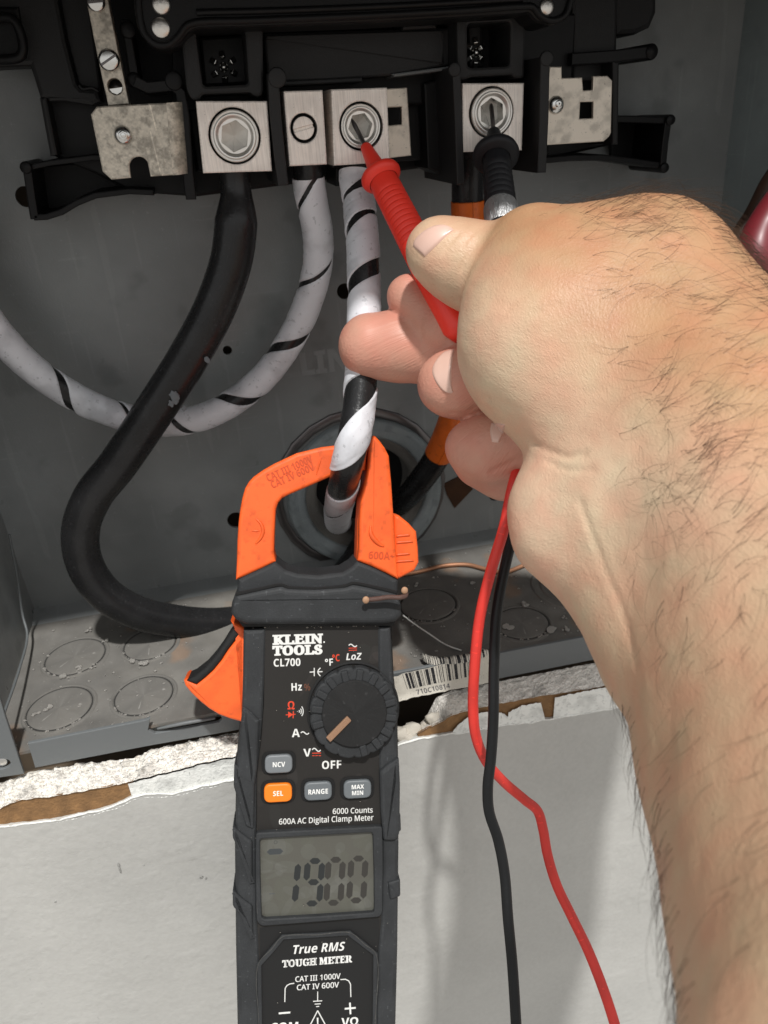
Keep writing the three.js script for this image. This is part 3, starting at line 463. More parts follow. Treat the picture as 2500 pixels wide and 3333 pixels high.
  mesh('hole_screw', slab([[-0.0024, -0.0004], [0.0024, -0.0001], [0.0017, -0.0017], [0, -0.0025], [-0.0017, -0.0017]].map(([x, y]) => new THREE.Vector2(hc.x + x, hc.y + y)), zb - 0.004, zb - 0.0022, 0.0002), M.zinc, nb);
  // left bracket: flat tinned plate whose right side bends back; arch cut in the bottom edge
  const zk = 0.055, arch = []; for (let k = 0; k <= 12; k++) { const a = Math.PI * (1 - k / 12); arch.push([452 + 30 * Math.cos(a), 540 - 30 * Math.sin(a)]); }
  const lb = outline([[314, 346], [490, 336], [545, 334], [566, 570], [490, 575], ...arch.reverse(), [426, 579], [363, 585], [333, 558], [295, 371]], zk);
  const brk = mesh('bracket', [slab(lb, zk - 0.0018, zk, 0.0005), (() => { const a = U(545, 334, zk), b = U(566, 570, zk), pts = []; const pos = [], uv = [], idx = []; for (let i = 0; i <= 10; i++) { const t = i / 10 * 1.45, x = Math.sin(t) * 0.006, z = -(1 - Math.cos(t)) * 0.006 - Math.max(0, t - 1.2) * 0.03; for (const [q, v] of [[a, 0], [b, 1]]) { pos.push(q.x + x - 0.0004, q.y, zk + z); uv.push(q.x + x, v * 0.024); } if (i) { const k = i * 2; idx.push(k - 2, k - 1, k, k - 1, k + 1, k); } } const g = new THREE.BufferGeometry(); g.setAttribute('position', new THREE.Float32BufferAttribute(pos, 3)); g.setAttribute('uv', new THREE.Float32BufferAttribute(uv, 2)); g.setIndex(idx); g.computeVertexNormals(); return g; })()], M.tin, socket);
  part(brk, 'scratched tinned bracket with an arched notch, left of the left lug');
  mesh('bracket_screw', [dome(400, 440, zk, 0.0030, 0.0020), lathe([[0.0009, 0.0021], [0.0016, 0.0022], [0.0017, 0.0015]], 6).translate(U(402, 440, zk).x, U(402, 440, zk).y, zk)], M.zinc, brk);
  // right bracket with slot and square hole
  const rb = outline([[1740, 262], [1784, 260], [1790, 216], [1829, 216], [1830, 253], [1896, 251], [1899, 294], [1930, 292], [1932, 247], [1978, 246], [1994, 262], [1990, 432], [1984, 444], [1966, 460], [1780, 472], [1738, 474]], zk);
  const rbk = mesh('bracket', slab(rb, zk - 0.0018, zk, 0.0004, [outline([[1890, 332], [1932, 331], [1931, 384], [1887, 386]], zk).reverse()]), M.tinClean, socket);
  part(rbk, 'clean tinned bracket with a square hole, right of the right lug');
  mesh('bracket_screw', [dome(1810, 341, zk, 0.0031, 0.0019), lathe([[0.0004, 0.0022], [0.0013, 0.0023], [0.0014, 0.0016]], 6).translate(U(1812, 338, zk).x, U(1812, 338, zk).y, zk)], M.zinc, rbk);
  // middle bracket set back between the lugs
  const zc = 0.046;
  const mbk = mesh('bracket', slab(outline([[1250, 288], [1326, 284], [1340, 506], [1256, 516]], zc), zc - 0.0018, zc, 0.0004, [outline([[1262, 350], [1307, 348], [1308, 404], [1264, 408]], zc).reverse()]), M.tinClean, socket);
  part(mbk, 'narrow tinned bracket set back right of the middle lug');
  // lugs
  const ZL = 0.060;
  function lug(o, z, c, r, kind, label, turn) {
    const q = U(c[0], c[1], z);
    const body = part(mesh('terminal_lug', slab(outline(o, z), z - 0.021, z, 0.0005, r ? [circle(q.x, q.y, r * 1.0, 48)] : []), M.alu, socket), label);
    const add = (name, g, m) => { g = Array.isArray(g) ? merge(g) : g; g.translate(q.x, q.y, z); return mesh(name, g, m, body); };
    if (kind === 'hex') {
      const R = r * 0.94, pr = turn.proud;
      add('set_screw', [lathe([[R, -0.012], [R, pr - 0.0012], [R * 0.975, pr - 0.0006], [R * 0.93, pr - 0.0003], [R * 0.90, pr - 0.0009], [R * 0.87, pr - 0.0002], [R * 0.83, pr], [R * 0.76, pr - 0.0001], [R * 0.70, pr - 0.0010], [R * 0.665, pr - 0.0012]], 64),
        (() => { const s = new THREE.Shape(circle(0, 0, R * 0.67, 48)); s.holes.push(new THREE.Path(ngon(6, R * 0.615, turn.a).reverse())); const g = new THREE.ShapeGeometry(s); g.translate(0, 0, pr - 0.0012); return g; })()], M.zincDull);
      const deep = turn.deep;
      const hexg = new THREE.CylinderGeometry(R * 0.615, R * 0.60, deep, 6, 1, true).toNonIndexed(); hexg.rotateX(Math.PI / 2); hexg.rotateZ(turn.a + Math.PI / 2); hexg.scale(1, 1, 1); hexg.translate(0, 0, pr - 0.0012 - deep / 2); hexg.computeVertexNormals();
      const bot = []; for (let k = 0; k < 14; k++) { const a = k / 14 * 6.283, b = (k + 1) / 14 * 6.283, rad = R * 0.62, zz = pr - 0.0012 - deep + 0.0001; const tri = new THREE.BufferGeometry(); const w = rr(0.0002, 0.0008); tri.setAttribute('position', new THREE.Float32BufferAttribute([0, 0, zz - 0.0014, Math.cos(a) * rad, Math.sin(a) * rad, zz + w, Math.cos(b) * rad, Math.sin(b) * rad, zz + w * rr(0.4, 1.4)], 3)); tri.setAttribute('uv', new THREE.Float32BufferAttribute([0, 0, 0, 1, 1, 0], 2)); tri.computeVertexNormals(); bot.push(tri); }
      add('socket_wall', hexg, M.zinc); add('socket_floor', bot, M.zincBright);
      add('bore', lathe([[r, -0.0003], [r, -0.004], [r * 0.93, -0.0042]], 48), M.dark);
    } else {
      add('bore', lathe([[r, -0.0002], [r, -0.0022], [0, -0.0024]], 48), M.dark);
      const rs2 = r * 0.80, sl = []; for (const s of [-1, 1]) { const pts = []; const a0 = Math.asin(0.13); for (let k = 0; k <= 20; k++) { const a = lerp(a0, Math.PI - a0, k / 20); pts.push(new THREE.Vector2(Math.cos(a) * rs2, s * Math.sin(a) * rs2)); } sl.push(slab(s > 0 ? pts : pts.reverse(), -0.002, -0.0004, 0.0002)); }
      const h = merge([...sl, box(rs2 * 1.9, rs2 * 0.3, 0.001, 0, 0, -0.0019, 0.0001)]); h.rotateZ(0.17); add('set_screw', h, M.alu);
    }
    return body;
  }
  lug([[637, 328], [870, 328], [886, 557], [661, 564]], ZL, [764, 443], 0.0087, 'hex', 'left lug, largest, with its hex set screw clear of any probe', { a: 0.3, proud: 0.0012, deep: 0.0042 });
  lug([[922, 296], [1050, 292], [1065, 535], [942, 541]], ZL, [989, 417], 0.0046, 'slot', 'narrow lug with a slotted screw between the two big lugs', {});
  lug([[1078, 290], [1260, 284], [1270, 527], [1087, 539]], ZL, [1176, 411], 0.0077, 'hex', 'middle lug with the red probe tip in its hex screw', { a: 0.1, proud: -0.0004, deep: 0.0060 });
  lug([[1505, 270], [1707, 269], [1700, 489], [1504, 495]], ZL, [1600, 366], 0.0083, 'hex', 'right lug with the black probe tip in its hex screw', { a: 0.55, proud: 0.0016, deep: 0.0062 });
}
// ------------------------------------------------------------------ cables
{
  const C = (list) => list.map(([x, y, z]) => U(x, y, z));
  // thick black feed
  const bk = thing('power_cable', 'thick plain black cable looping down left from the left lug', 'cable', V3(0, 0, 0), 'cables on the lugs');
  const bc = C([[762, 520, 0.050], [766, 590, 0.050], [770, 650, 0.051], [768, 730, 0.053], [752, 850, 0.054], [700, 1000, 0.055], [615, 1160, 0.055], [500, 1340, 0.054], [385, 1510, 0.052], [300, 1620, 0.050], [262, 1730, 0.048], [278, 1840, 0.047], [345, 1935, 0.046], [450, 1995, 0.044], [570, 2022, 0.040], [700, 2030, 0.036], [840, 2010, 0.030], [990, 1960, 0.024], [1110, 1885, 0.018], [1180, 1790, 0.010], [1215, 1700, -0.002], [1220, 1650, -0.015]]);
  mesh('jacket', tube(bc, (t) => 0.00775 * (t < 0.03 ? 0.72 : t < 0.055 ? lerp(0.72, 1, (t - 0.03) / 0.025) : 1) + 0.00006 * n3(t * 60, 1, 2), 220, 28), M.cable, bk);
  mesh('scuff', (() => { const l = []; for (const [x, y, r] of [[566, 1290, 0.0016], [572, 1306, 0.0009], [556, 1314, 0.0010], [598, 1330, 0.0009], [674, 1172, 0.0009]]) { const p = U(x, y, 0.0625), g = new THREE.SphereGeometry(r, 14, 8), q = g.attributes.position; for (let k = 0; k < q.count; k++) { const v = V3().fromBufferAttribute(q, k), f = 1 + 0.9 * n3(v.x * 900 + x, v.y * 900, v.z * 900); q.setXYZ(k, v.x * f, v.y * f * 1.2, v.z * 0.25); } g.computeVertexNormals(); g.translate(p.x, p.y, p.z); l.push(g); } return l; })(), std({ color: lin(0.12, 0.13, 0.14), roughness: 0.8 }), bk);
  // helical white tape over a black jacket. stripes: [t along the cable, black gap as a share of a turn]
  function taped(o, pts, r, stripes, n, tape) {
    const c = curveOf(pts);
    mesh('jacket', sweep(c, n, (t) => r, 24), M.cable, o);
    const turn = (t) => { let i = 0; while (i < stripes.length - 2 && t > stripes[i + 1][0]) i++; const [a, ga] = stripes[i], [b, gb] = stripes[i + 1], k = (t - a) / (b - a); return [(i + k) * 2 * Math.PI, clamp(lerp(ga, gb, clamp(k, 0, 1)), 0.02, 0.9)]; };
    const [T0, T1] = tape;
    const g = sweep(c, n * 2, () => r, 40, { t0: T0, t1: T1, cap: false,
      a0: (t) => { const [th, gp] = turn(t); return th + gp * Math.PI; }, a1: (t) => { const [th, gp] = turn(t); return th + (2 - gp) * Math.PI; },
      rad: (t, a, k) => r + (k < 0.012 || k > 0.988 ? -0.0001 : 0.00038 + 0.0002 * (1 - k) + 0.00016 * n3(t * 55, k * 5, 3.3) + 0.0001 * n3(t * 160, k * 9, 1.3) + (k > 0.9 ? 0.00018 * Math.max(0, n3(t * 70, 2, 8)) : 0)) });
    mesh('tape_wrap', g, M.tapeWhite, o);
    return c;
  }
  const wl = thing('power_cable', 'white taped cable with thin black spiral, sweeping left behind the black cable', 'cable', V3(0, 0, 0), 'cables on the lugs');
  const wc = C([[1000, 520, 0.048], [1004, 580, 0.048], [1016, 660, 0.046], [1034, 760, 0.042], [1034, 860, 0.038], [1000, 990, 0.032], [938, 1120, 0.028], [850, 1235, 0.026], [740, 1320, 0.025], [620, 1368, 0.024], [500, 1376, 0.024], [370, 1346, 0.024], [240, 1290, 0.026], [120, 1210, 0.028], [20, 1115, 0.030], [-60, 1010, 0.031], [-130, 880, 0.030], [-160, 700, 0.03]]);
  const near = (c, list) => { const out = []; for (const [x, y, g] of list) { let b = 0, d = 1e9; for (let i = 0; i <= 600; i++) { const p = c.getPointAt(i / 600).sub(EYE); const px = CX + FOCAL * p.dot(RX) / -p.dot(BK), py = CY - FOCAL * p.dot(UPV) / -p.dot(BK); const e = (px - x) ** 2 + (py - y) ** 2; if (e < d) { d = e; b = i / 600; } } out.push([b, g]); } return out; };
  const s1 = near(curveOf(wc), [[1004, 590, 0.05], [1036, 885, 0.06], [957, 1122, 0.15], [782, 1322, 0.15], [570, 1380, 0.10], [430, 1340, 0.06], [195, 1290, 0.13], [-20, 1070, 0.10]]);
  taped(wl, wc, 0.0055, [[s1[0][0] - 0.09, 0.2], ...s1, [1.15, 0.15]], 160, [0.022, 1]);
  const wm = thing('power_cable', 'white and black spiral taped cable running down through the clamp jaws', 'cable', V3(0, 0, 0), 'cables on the lugs');
  const mc = C([[1158, 500, 0.050], [1156, 570, 0.052], [1166, 640, 0.056], [1178, 760, 0.066], [1184, 880, 0.076], [1184, 1040, 0.086], [1180, 1180, 0.094], [1168, 1320, 0.102], [1148, 1440, 0.108], [1126, 1540, 0.103], [1108, 1620, 0.080], [1098, 1685, 0.045], [1100, 1700, 0.008], [1110, 1700, -0.012]]);
  const s2 = near(curveOf(mc), [[1166, 630, 0.18], [1176, 724, 0.13], [1186, 905, 0.27], [1184, 1080, 0.28], [1172, 1262, 0.40], [1126, 1550, 0.76]]);
  const t2 = s2[5][0];
  taped(wm, mc, 0.0056, [[s2[0][0] - 0.08, 0.3], ...s2, [t2 + 0.13, 0.03], [t2 + 0.40, 0.03]], 140, [s2[0][0] - 0.03, 0.985]);
  // right phase cable: black with orange tape rings
  const pr = thing('power_cable', 'black cable with two orange tape bands, passing behind the hand', 'cable', V3(0, 0, 0), 'cables on the lugs');
  const pc = curveOf(C([[1530, 470, 0.046], [1524, 560, 0.044], [1522, 640, 0.044], [1524, 740, 0.044], [1528, 900, 0.046], [1528, 1080, 0.046], [1510, 1240, 0.042], [1470, 1380, 0.036], [1420, 1490, 0.026], [1350, 1590, 0.012], [1290, 1650, -0.008]]));
  mesh('jacket', sweep(pc, 120, () => 0.0063, 24), M.cable, pr);
  const ob = near(pc, [[1523, 652, 0], [1526, 860, 0], [1490, 1300, 0], [1428, 1480, 0]]);
  for (const [a, b] of [[0, 1], [2, 3]]) mesh('orange_tape', sweep(pc, 50, () => 0.0068, 28, { t0: ob[a][0], t1: ob[b][0], rad: (t, an, k) => 0.00665 + 0.0002 * (k > 0.5 ? 1 : 0) }), M.tapeOrange, pr);
  // bare copper ground wire along the floor
  tag(mesh('ground_wire', tube([[1300, 1872], [1370, 1860], [1440, 1842], [1520, 1838], [1580, 1852], [1640, 1862], [1700, 1842], [1760, 1815], [1830, 1800], [1960, 1768]].map(([x, y]) => { const p = Yp(x, y, FLY + 0.0014); return p.z < 0.006 ? U(x, y, 0.008) : p; }), 0.0011, 90, 8), M.copper), 'bare copper ground wire lying along the back of the box floor', 'wire');
  // folded scrap of copper lying on the head of the meter
  const cs = thing('copper_scrap', 'short bent scrap of copper wire lying on the head of the clamp meter', 'wire scrap', V3(0, 0, 0));
  const hd = (x, y, t = 0.2818) => D(x, y, t);
  mesh('strand', tube([hd(1192, 1952), hd(1220, 1950), hd(1265, 1944), hd(1305, 1944), hd(1322, 1936, 0.2835), hd(1318, 1920, 0.2835)], 0.0009, 40, 10), std({ color: lin(0.085, 0.045, 0.035), roughness: 0.7, bumpMap: gypBump, bumpScale: 0.0004 }), cs);
  for (const [x, y, t] of [[1191, 1953, 0.2811], [1317, 1922, 0.2823]]) { const p = hd(x, y, t), g = new THREE.SphereGeometry(0.0013, 14, 10); g.scale(1, 1.15, 0.7); g.translate(p.x, p.y, p.z); mesh('cut_end', g, std({ color: lin(0.42, 0.25, 0.15), roughness: 0.7 }), cs); }
  // blurred red and brown insulated leads by the right wall
  const rl = thing('red_lead', 'glossy dark red insulated lead curving in at the right edge', 'cable', V3(0, 0, 0));
  mesh('jacket', tube([D(2700, 560, 0.27), D(2570, 640, 0.27), D(2490, 730, 0.27), D(2455, 830, 0.27), D(2465, 960, 0.275)], (t) => 0.0068 + 0.001 * Math.sin(t * 9), 60, 20), phys({ color: lin(0.16, 0.014, 0.02), roughness: 0.45, clearcoat: 0.2, clearcoatRoughness: 0.3 }), rl);
  const bl = thing('brown_lead', 'dark brown lead lying along the red lead at the right edge', 'cable', V3(0, 0, 0));
  mesh('jacket', tube([D(2560, 520, 0.285), D(2505, 600, 0.285), D(2460, 690, 0.285), D(2410, 770, 0.285), D(2385, 830, 0.288)], 0.0036, 50, 16), std({ color: lin(0.055, 0.028, 0.018), roughness: 0.5 }), bl);
}
// ------------------------------------------------------------------ torn barcode label on the front lip
{
  const lab = thing('barcode_label', 'torn white barcode label on the front lip right of the meter', 'label', V3(0, 0, 0));
  const q = [[1268, 2203], [1592, 2128], [1592, 2218], [1296, 2276]].map(([x, y]) => U(x, y, LIPZ + 0.0006));
  const bt = canvasTex(1024, 300, (g, w, h) => {
    g.fillStyle = '#c9c4b8'; g.fillRect(0, 0, w, h);
    g.fillStyle = '#15161b'; let x = 128; let s = 5; const r = () => { s = (s * 16807) % 2147483647; return s / 2147483647; };
    while (x < 860) { const b = [5, 6, 9, 26, 32][Math.floor(r() * 5)]; g.fillRect(x, 6, b, 196); x += b + [7, 9, 12, 20, 30][Math.floor(r() * 5)]; }
    g.globalAlpha = 0.8; g.font = 'bold 74px sans-serif'; g.fillStyle = '#3a3a3e'; g.fillText('710C10814', 210, 282); g.globalAlpha = 1;
    for (let k = 0; k < 500; k++) { g.fillStyle = r() > 0.5 ? 'rgba(225,220,208,0.5)' : 'rgba(90,85,75,0.25)'; g.fillRect(r() * w, r() * h, 2 + r() * 6, 2 + r() * 12); }
  });
  const N = 24, Mr = 8, pos = [], uv = [], idx = [];
  for (let i = 0; i <= N; i++) for (let j = 0; j <= Mr; j++) {
    const a = i / N, b = j / Mr, t = q[0].clone().lerp(q[1], a), bb = q[3].clone().lerp(q[2], a), p = t.lerp(bb, b);
    p.z += 0.0004 * n3(p.x * 300, p.y * 300, 2) + (b > 0.9 ? 0.0008 : 0) + (a < 0.1 ? 0.0006 : 0); p.y += (j === Mr ? 0.0005 : 0.0002) * n3(p.x * 500, 3, 3);
    pos.push(p.x, p.y, p.z); uv.push(a, 1 - b); if (i && j) { const k = i * (Mr + 1) + j, m = k - Mr - 1; idx.push(m - 1, m, k - 1, m, k, k - 1); }
  }
  const g = new THREE.BufferGeometry(); g.setAttribute('position', new THREE.Float32BufferAttribute(pos, 3)); g.setAttribute('uv', new THREE.Float32BufferAttribute(uv, 2)); g.setIndex(idx); g.computeVertexNormals();
  mesh('label_sheet', g, std({ map: bt, roughness: 0.6, side: THREE.DoubleSide }), lab);
  // the torn-off upper edge curls back over the lip
  const curl = (list, wd, name) => {
    const c = new THREE.CatmullRomCurve3(list.map(([x, y]) => Yp(x, y, FLY + 0.003)), false, 'centripetal'), ps = [], us = [], ix = [];
    for (let i = 0; i <= 40; i++) { const t = i / 40, p = c.getPoint(t), w = wd * (0.55 + 0.45 * Math.sin(t * Math.PI)) * (1 + 0.25 * n3(t * 14, 5, 1)); for (let j = 0; j <= 5; j++) { const k = j / 5 - 0.5; ps.push(p.x, p.y + 0.0022 * (0.25 - k * k) * 4 + 0.0008 * n3(t * 20, k * 4, 9), p.z + k * w); us.push(0.15 + t * 0.6, 0.95 - (j / 5) * 0.5); if (i && j) { const a = i * 6 + j, b = a - 6; ix.push(b - 1, a - 1, b, b, a - 1, a); } } }
    const h = new THREE.BufferGeometry(); h.setAttribute('position', new THREE.Float32BufferAttribute(ps, 3)); h.setAttribute('uv', new THREE.Float32BufferAttribute(us, 2)); h.setIndex(ix); h.computeVertexNormals();
    mesh(name, h, std({ map: bt, roughness: 0.6, side: THREE.DoubleSide }), lab);
  };
  curl([[1372, 2142], [1400, 2150], [1432, 2156]], 0.006, 'torn_curl');
  curl([[1430, 2154], [1470, 2152], [1520, 2144], [1560, 2134], [1592, 2126]], 0.0045, 'torn_curl');
}
// ------------------------------------------------------------------ the clamp meter
{
  const cam = (x, y, z) => RX.clone().multiplyScalar(x).addScaledVector(UPV, -y).addScaledVector(BK, -z);   // right, down, away
  const r = cam(0.992, -0.010, 0.124).normalize(), u0 = cam(-0.001, -0.997, -0.07), u = u0.addScaledVector(r, -u0.dot(r)).normalize(), n = r.clone().cross(u);
  const O = D(1030, 2400, 0.2915);
  const meter = thing('clamp_meter', 'black and orange digital clamp meter hooked on the taped cable, hanging past the box edge', 'clamp meter', O);
  meter.quaternion.setFromRotationMatrix(new THREE.Matrix4().makeBasis(r, u, n));
  const ML = (px, py, h = 0) => { const v = ray(px, py), t = (O.dot(n) + h - EYE.dot(n)) / v.dot(n), p = EYE.clone().addScaledVector(v, t).sub(O); return new THREE.Vector2(p.dot(r), p.dot(u)); };
  const out = (list, h) => list.map(([x, y]) => ML(x, y, h));
  const add = (name, g, m, parent = meter) => mesh(name, g, m, parent);
  const mapXY = (g, x0, y0, w, h) => { const p = g.attributes.position, a = new Float32Array(p.count * 2); for (let i = 0; i < p.count; i++) { a[2 * i] = (p.getX(i) - x0) / w; a[2 * i + 1] = (p.getY(i) - y0) / h; } g.setAttribute('uv', new THREE.BufferAttribute(a, 2)); return g; };
  // body, from the head to the rounded bottom end
  const bodyO = [[790, 2010], [1276, 2010], [1284, 2200], [1296, 2320], [1299, 2480], [1300, 2760], [1296, 3100], [1290, 3340], [1284, 3560], [1255, 3640], [810, 3640], [776, 3560], [772, 3340], [767, 3100], [763, 2760], [768, 2480], [782, 2320], [788, 2200]];
  add('rear_case', slab(out(bodyO, -0.006), -0.030, -0.0055, 0.003, [], 4), M.rubberDark);
  // rubber side grips with ribs
  const gripL = [[792, 2052], [866, 2046], [861, 2200], [856, 2330], [846, 2440], [837, 2520], [834, 2700], [838, 3000], [846, 3150], [850, 3400], [856, 3600], [800, 3600], [775, 3340], [769, 3100], [764, 2760], [770, 2560], [778, 2420], [786, 2330], [790, 2200]];
  add('side_grip', slab(out(gripL, 0.0008), -0.008, 0.0008, 0.0016, [], 3), M.rubber);
  const gripR = [[1230, 2040], [1272, 2040], [1280, 2200], [1292, 2330], [1297, 2480], [1299, 2760], [1294, 3100], [1288, 3340], [1276, 3600], [1216, 3600], [1222, 3400], [1228, 3120], [1240, 3000], [1244, 2700], [1236, 2600], [1232, 2400]];
  add('side_grip', slab(out(gripR, 0.0008), -0.008, 0.0008, 0.0016, [], 3), M.rubber);
  const padR = [[1236, 2515], [1262, 2492], [1300, 2468], [1304, 2560], [1302, 2720], [1290, 2740], [1248, 2740], [1240, 2640]];
  add('grip_pad', slab(rounded(out(padR, 0.003), 0.0012), -0.006, 0.0030, 0.0016, [], 3), M.rubber);
  const padL = [[789, 2300], [806, 2308], [845, 2346], [838, 2500], [830, 2560], [800, 2548], [768, 2530], [776, 2420]];
  add('grip_pad', slab(rounded(out(padL, 0.0022), 0.001), -0.006, 0.0022, 0.0014, [], 3), M.rubber);
  const rib = (pts) => slab(rounded(out(pts, 0.0016), 0.0008), -0.012, 0.0020, 0.0010, [], 3);
  for (const p of [[[762, 2486], [800, 2506], [830, 2530], [826, 2700], [800, 2690], [760, 2560]], [[757, 2688], [790, 2716], [822, 2740], [822, 2880], [790, 2800], [757, 2728]], [[757, 2896], [790, 2926], [822, 2950], [824, 3060], [790, 2990], [757, 2950]]]) add('grip_rib', rib(p), M.rubber);
  for (const p of [[[1264, 2660], [1304, 2650], [1306, 2706], [1270, 2716]], [[1262, 2874], [1303, 2862], [1304, 2918], [1270, 2930]]]) add('grip_rib', rib(p), M.rubber);
  // face with its printing
  const yT = ML(1040, 2020).y, yB = ML(1040, 3440).y, xL = -0.034, S = 13000, CW = 884, CH = Math.min(2040, Math.round((yT - yB) * S)), SY = CH / (yT - yB);
  const white = '#dcdcd8', red = '#d8452c';
  const faceTex = canvasTex(CW, CH, (g) => {
    const cv = (px, py) => { const p = ML(px, py); return [(p.x - xL) * S, (yT - p.y) * SY]; };
    g.fillStyle = '#272523'; g.fillRect(0, 0, CW, CH);
    let s = 77; const q = () => { s = (s * 16807) % 2147483647; return s / 2147483647; };
    for (let k = 0; k < 5000; k++) { g.fillStyle = `rgba(${q() > 0.5 ? '120,118,112' : '20,20,20'},${0.05 + 0.09 * q()})`; g.fillRect(q() * CW, q() * CH, 1 + q() * 3, 1 + q() * 3); }
    for (let k = 0; k < 60; k++) { g.fillStyle = `rgba(130,126,118,${0.03 + 0.05 * q()})`; g.beginPath(); g.ellipse(q() * CW, q() * CH, 10 + q() * 60, 8 + q() * 40, q() * 3, 0, 7); g.fill(); }
    g.fillStyle = '#1f1f1f'; { const [a, b] = cv(845, 3020), [c] = cv(1235, 3020); g.fillRect(a, b, c - a, CH - b); }
    const fit = (str, x0, y0, x1, y1, cap, { color = white, face = 'bold {}px sans-serif', slant = 0, stroke = 0 } = {}) => {
      const [a, b] = cv(x0, y0), [c, d] = cv(x1, y1), size = cap * 0.2915 / FOCAL * SY / 0.714;
      g.save(); g.translate(a, b); g.rotate(Math.atan2(d - b, c - a)); g.font = face.replace('{}', size.toFixed(1)); const w = g.measureText(str).width;
      g.transform(Math.hypot(c - a, d - b) / w, 0, -slant, 1, 0, 0); g.fillStyle = g.strokeStyle = color; g.fillText(str, 0, 0); if (stroke) { g.lineWidth = stroke; g.strokeText(str, 0, 0); } g.restore();
    };
    const SF = 'bold {}px serif', RG = '{}px sans-serif';
    const line = (pts, w, color = white, curve) => { g.strokeStyle = color; g.lineWidth = w; g.lineCap = 'butt'; g.lineJoin = 'round'; g.beginPath(); pts.forEach(([x, y], i) => { const [a, b] = cv(x, y); i ? g.lineTo(a, b) : g.moveTo(a, b); }); g.stroke(); };
    const wave = (x0, x1, y, w, color = white, amp = 5) => line(Array.from({ length: 21 }, (_, i) => [lerp(x0, x1, i / 20), y - amp * Math.sin(i / 20 * 2 * Math.PI)]), w, color);
    fit('KLEIN', 888, 2098, 1050, 2093, 29, { face: SF, stroke: 5 }); fit('TOOLS', 888, 2133, 1050, 2128, 29, { face: SF, stroke: 5 });
    { const [a, b] = cv(1055, 2090); g.fillStyle = white; g.beginPath(); g.arc(a, b, 4, 0, 7); g.fill(); }
    fit('CL700', 889, 2170, 979, 2167, 25);
    fit('°F', 1057, 2168, 1086, 2166, 23); fit('°C', 1081, 2154, 1107, 2152, 23, { color: red });
    wave(1135, 1162, 2101, 5, white, 4); line([[1135, 2110], [1162, 2109]], 3.5, red); line([[1135, 2117], [1162, 2116]], 3.5, red);
    fit('LoZ', 1124, 2149, 1175, 2147, 22, { slant: 0.18 });
    line([[1008, 2188], [1023, 2187]], 5); line([[1023, 2174], [1023, 2201]], 5); line([[1043, 2174], [1037, 2180], [1034, 2187], [1037, 2194], [1043, 2201]], 5); line([[1034, 2187], [1050, 2186]], 5);
    fit('Hz', 946, 2249, 984, 2247, 25); fit('%', 990, 2249, 1011, 2247, 22, { color: '#7c4a34', face: RG });
    fit('Ω', 935, 2310, 960, 2309, 27, { color: red });
    line([[930, 2327], [962, 2325]], 4, red); { g.fillStyle = red; g.beginPath(); for (const [x, y] of [[938, 2316], [954, 2326], [938, 2337]]) g.lineTo(...cv(x, y)); g.fill(); } line([[955, 2315], [954, 2338]], 5, red);
    { const [a, b] = cv(964, 2316); g.strokeStyle = white; for (let k = 0; k < 4; k++) { g.lineWidth = 4.5; g.beginPath(); g.arc(a, b, 6 + k * 9.5, -0.2 - k * 0.16, 0.2 + k * 0.16); g.stroke(); } }
    fit('A', 950, 2400, 976, 2399, 27); wave(979, 1006, 2386, 5, white, 4);
    fit('V', 988, 2463, 1013, 2461, 26); wave(1016, 1044, 2441, 5, white, 5); line([[1016, 2452], [1045, 2451]], 4, red); for (let k = 0; k < 3; k++) line([[1016 + k * 10.5, 2460], [1024 + k * 10.5, 2459.6]], 3.5, red);
    fit('OFF', 1046, 2504, 1113, 2501, 27);
    fit('6000 Counts', 1082, 2650, 1214, 2645, 18, { face: RG, stroke: 0.8 }); fit('600A AC Digital Clamp Meter', 907, 2684, 1216, 2670, 18.5, { face: RG, stroke: 0.9 });
    fit('True RMS', 949, 3106, 1120, 3094, 30, { slant: 0.22 }); fit('TOUGH METER', 919, 3149, 1145, 3132, 23, { face: SF, stroke: 3 });
    { g.fillStyle = '#1f1f1f'; for (let k = 0; k < 16; k++) { const [a, b] = cv(930 + k * 13.6, 3140 - k); g.fillRect(a, b - 24, 2, 48); } }
    fit('CAT III 1000V', 960, 3197, 1108, 3186, 18.5, { face: RG, stroke: 1 }); fit('CAT IV 600V', 965, 3224, 1103, 3214, 18.5, { face: RG, stroke: 1 });
    line([[958, 3201], [944, 3203], [934, 3208], [928, 3218], [927, 3262]], 5); line([[1108, 3189], [1124, 3188], [1135, 3193], [1141, 3204], [1142, 3246]], 5);
    line([[1034, 3228], [1034, 3258]], 4.5); line([[1019, 3260], [1049, 3258]], 4.5); line([[1024, 3269], [1044, 3267.6]], 4.5); line([[1029, 3277], [1039, 3276]], 4.5);
    line([[1034, 3290], [1002, 3352], [1066, 3349], [1034, 3290]], 5.5); fit('!', 1030, 3345, 1039, 3344, 34);
    line([[907, 3299], [945, 3296]], 9); line([[1122, 3284], [1158, 3281]], 9); line([[1139, 3264], [1141, 3302]], 9);
    fit('VΩ', 1111, 3342, 1168, 3338, 30); fit('COM', 879, 3359, 974, 3354, 30);
  });
  const faceO = [[862, 2036], [1234, 2030], [1233, 2300], [1236, 2520], [1242, 2700], [1242, 3000], [1228, 3120], [1222, 3420], [850, 3420], [840, 3120], [835, 2960], [834, 2700], [836, 2510], [850, 2400], [858, 2295]];
  add('face_panel', mapXY(slab(out(faceO, 0), -0.007, 0, 0.0003), xL, yB, CW / S, yT - yB), phys({ specularIntensity: 0.55, map: faceTex, roughness: 0.55 }));
  // head: collar under the jaws, then the wider lower band
  const headA = [[774, 1887], [800, 1874], [850, 1851], [897, 1828], [908, 1838], [931, 1856], [970, 1868], [1037, 1873], [1115, 1863], [1148, 1843], [1163, 1826], [1210, 1844], [1256, 1866], [1297, 1888], [1294, 1960], [770, 1968]];
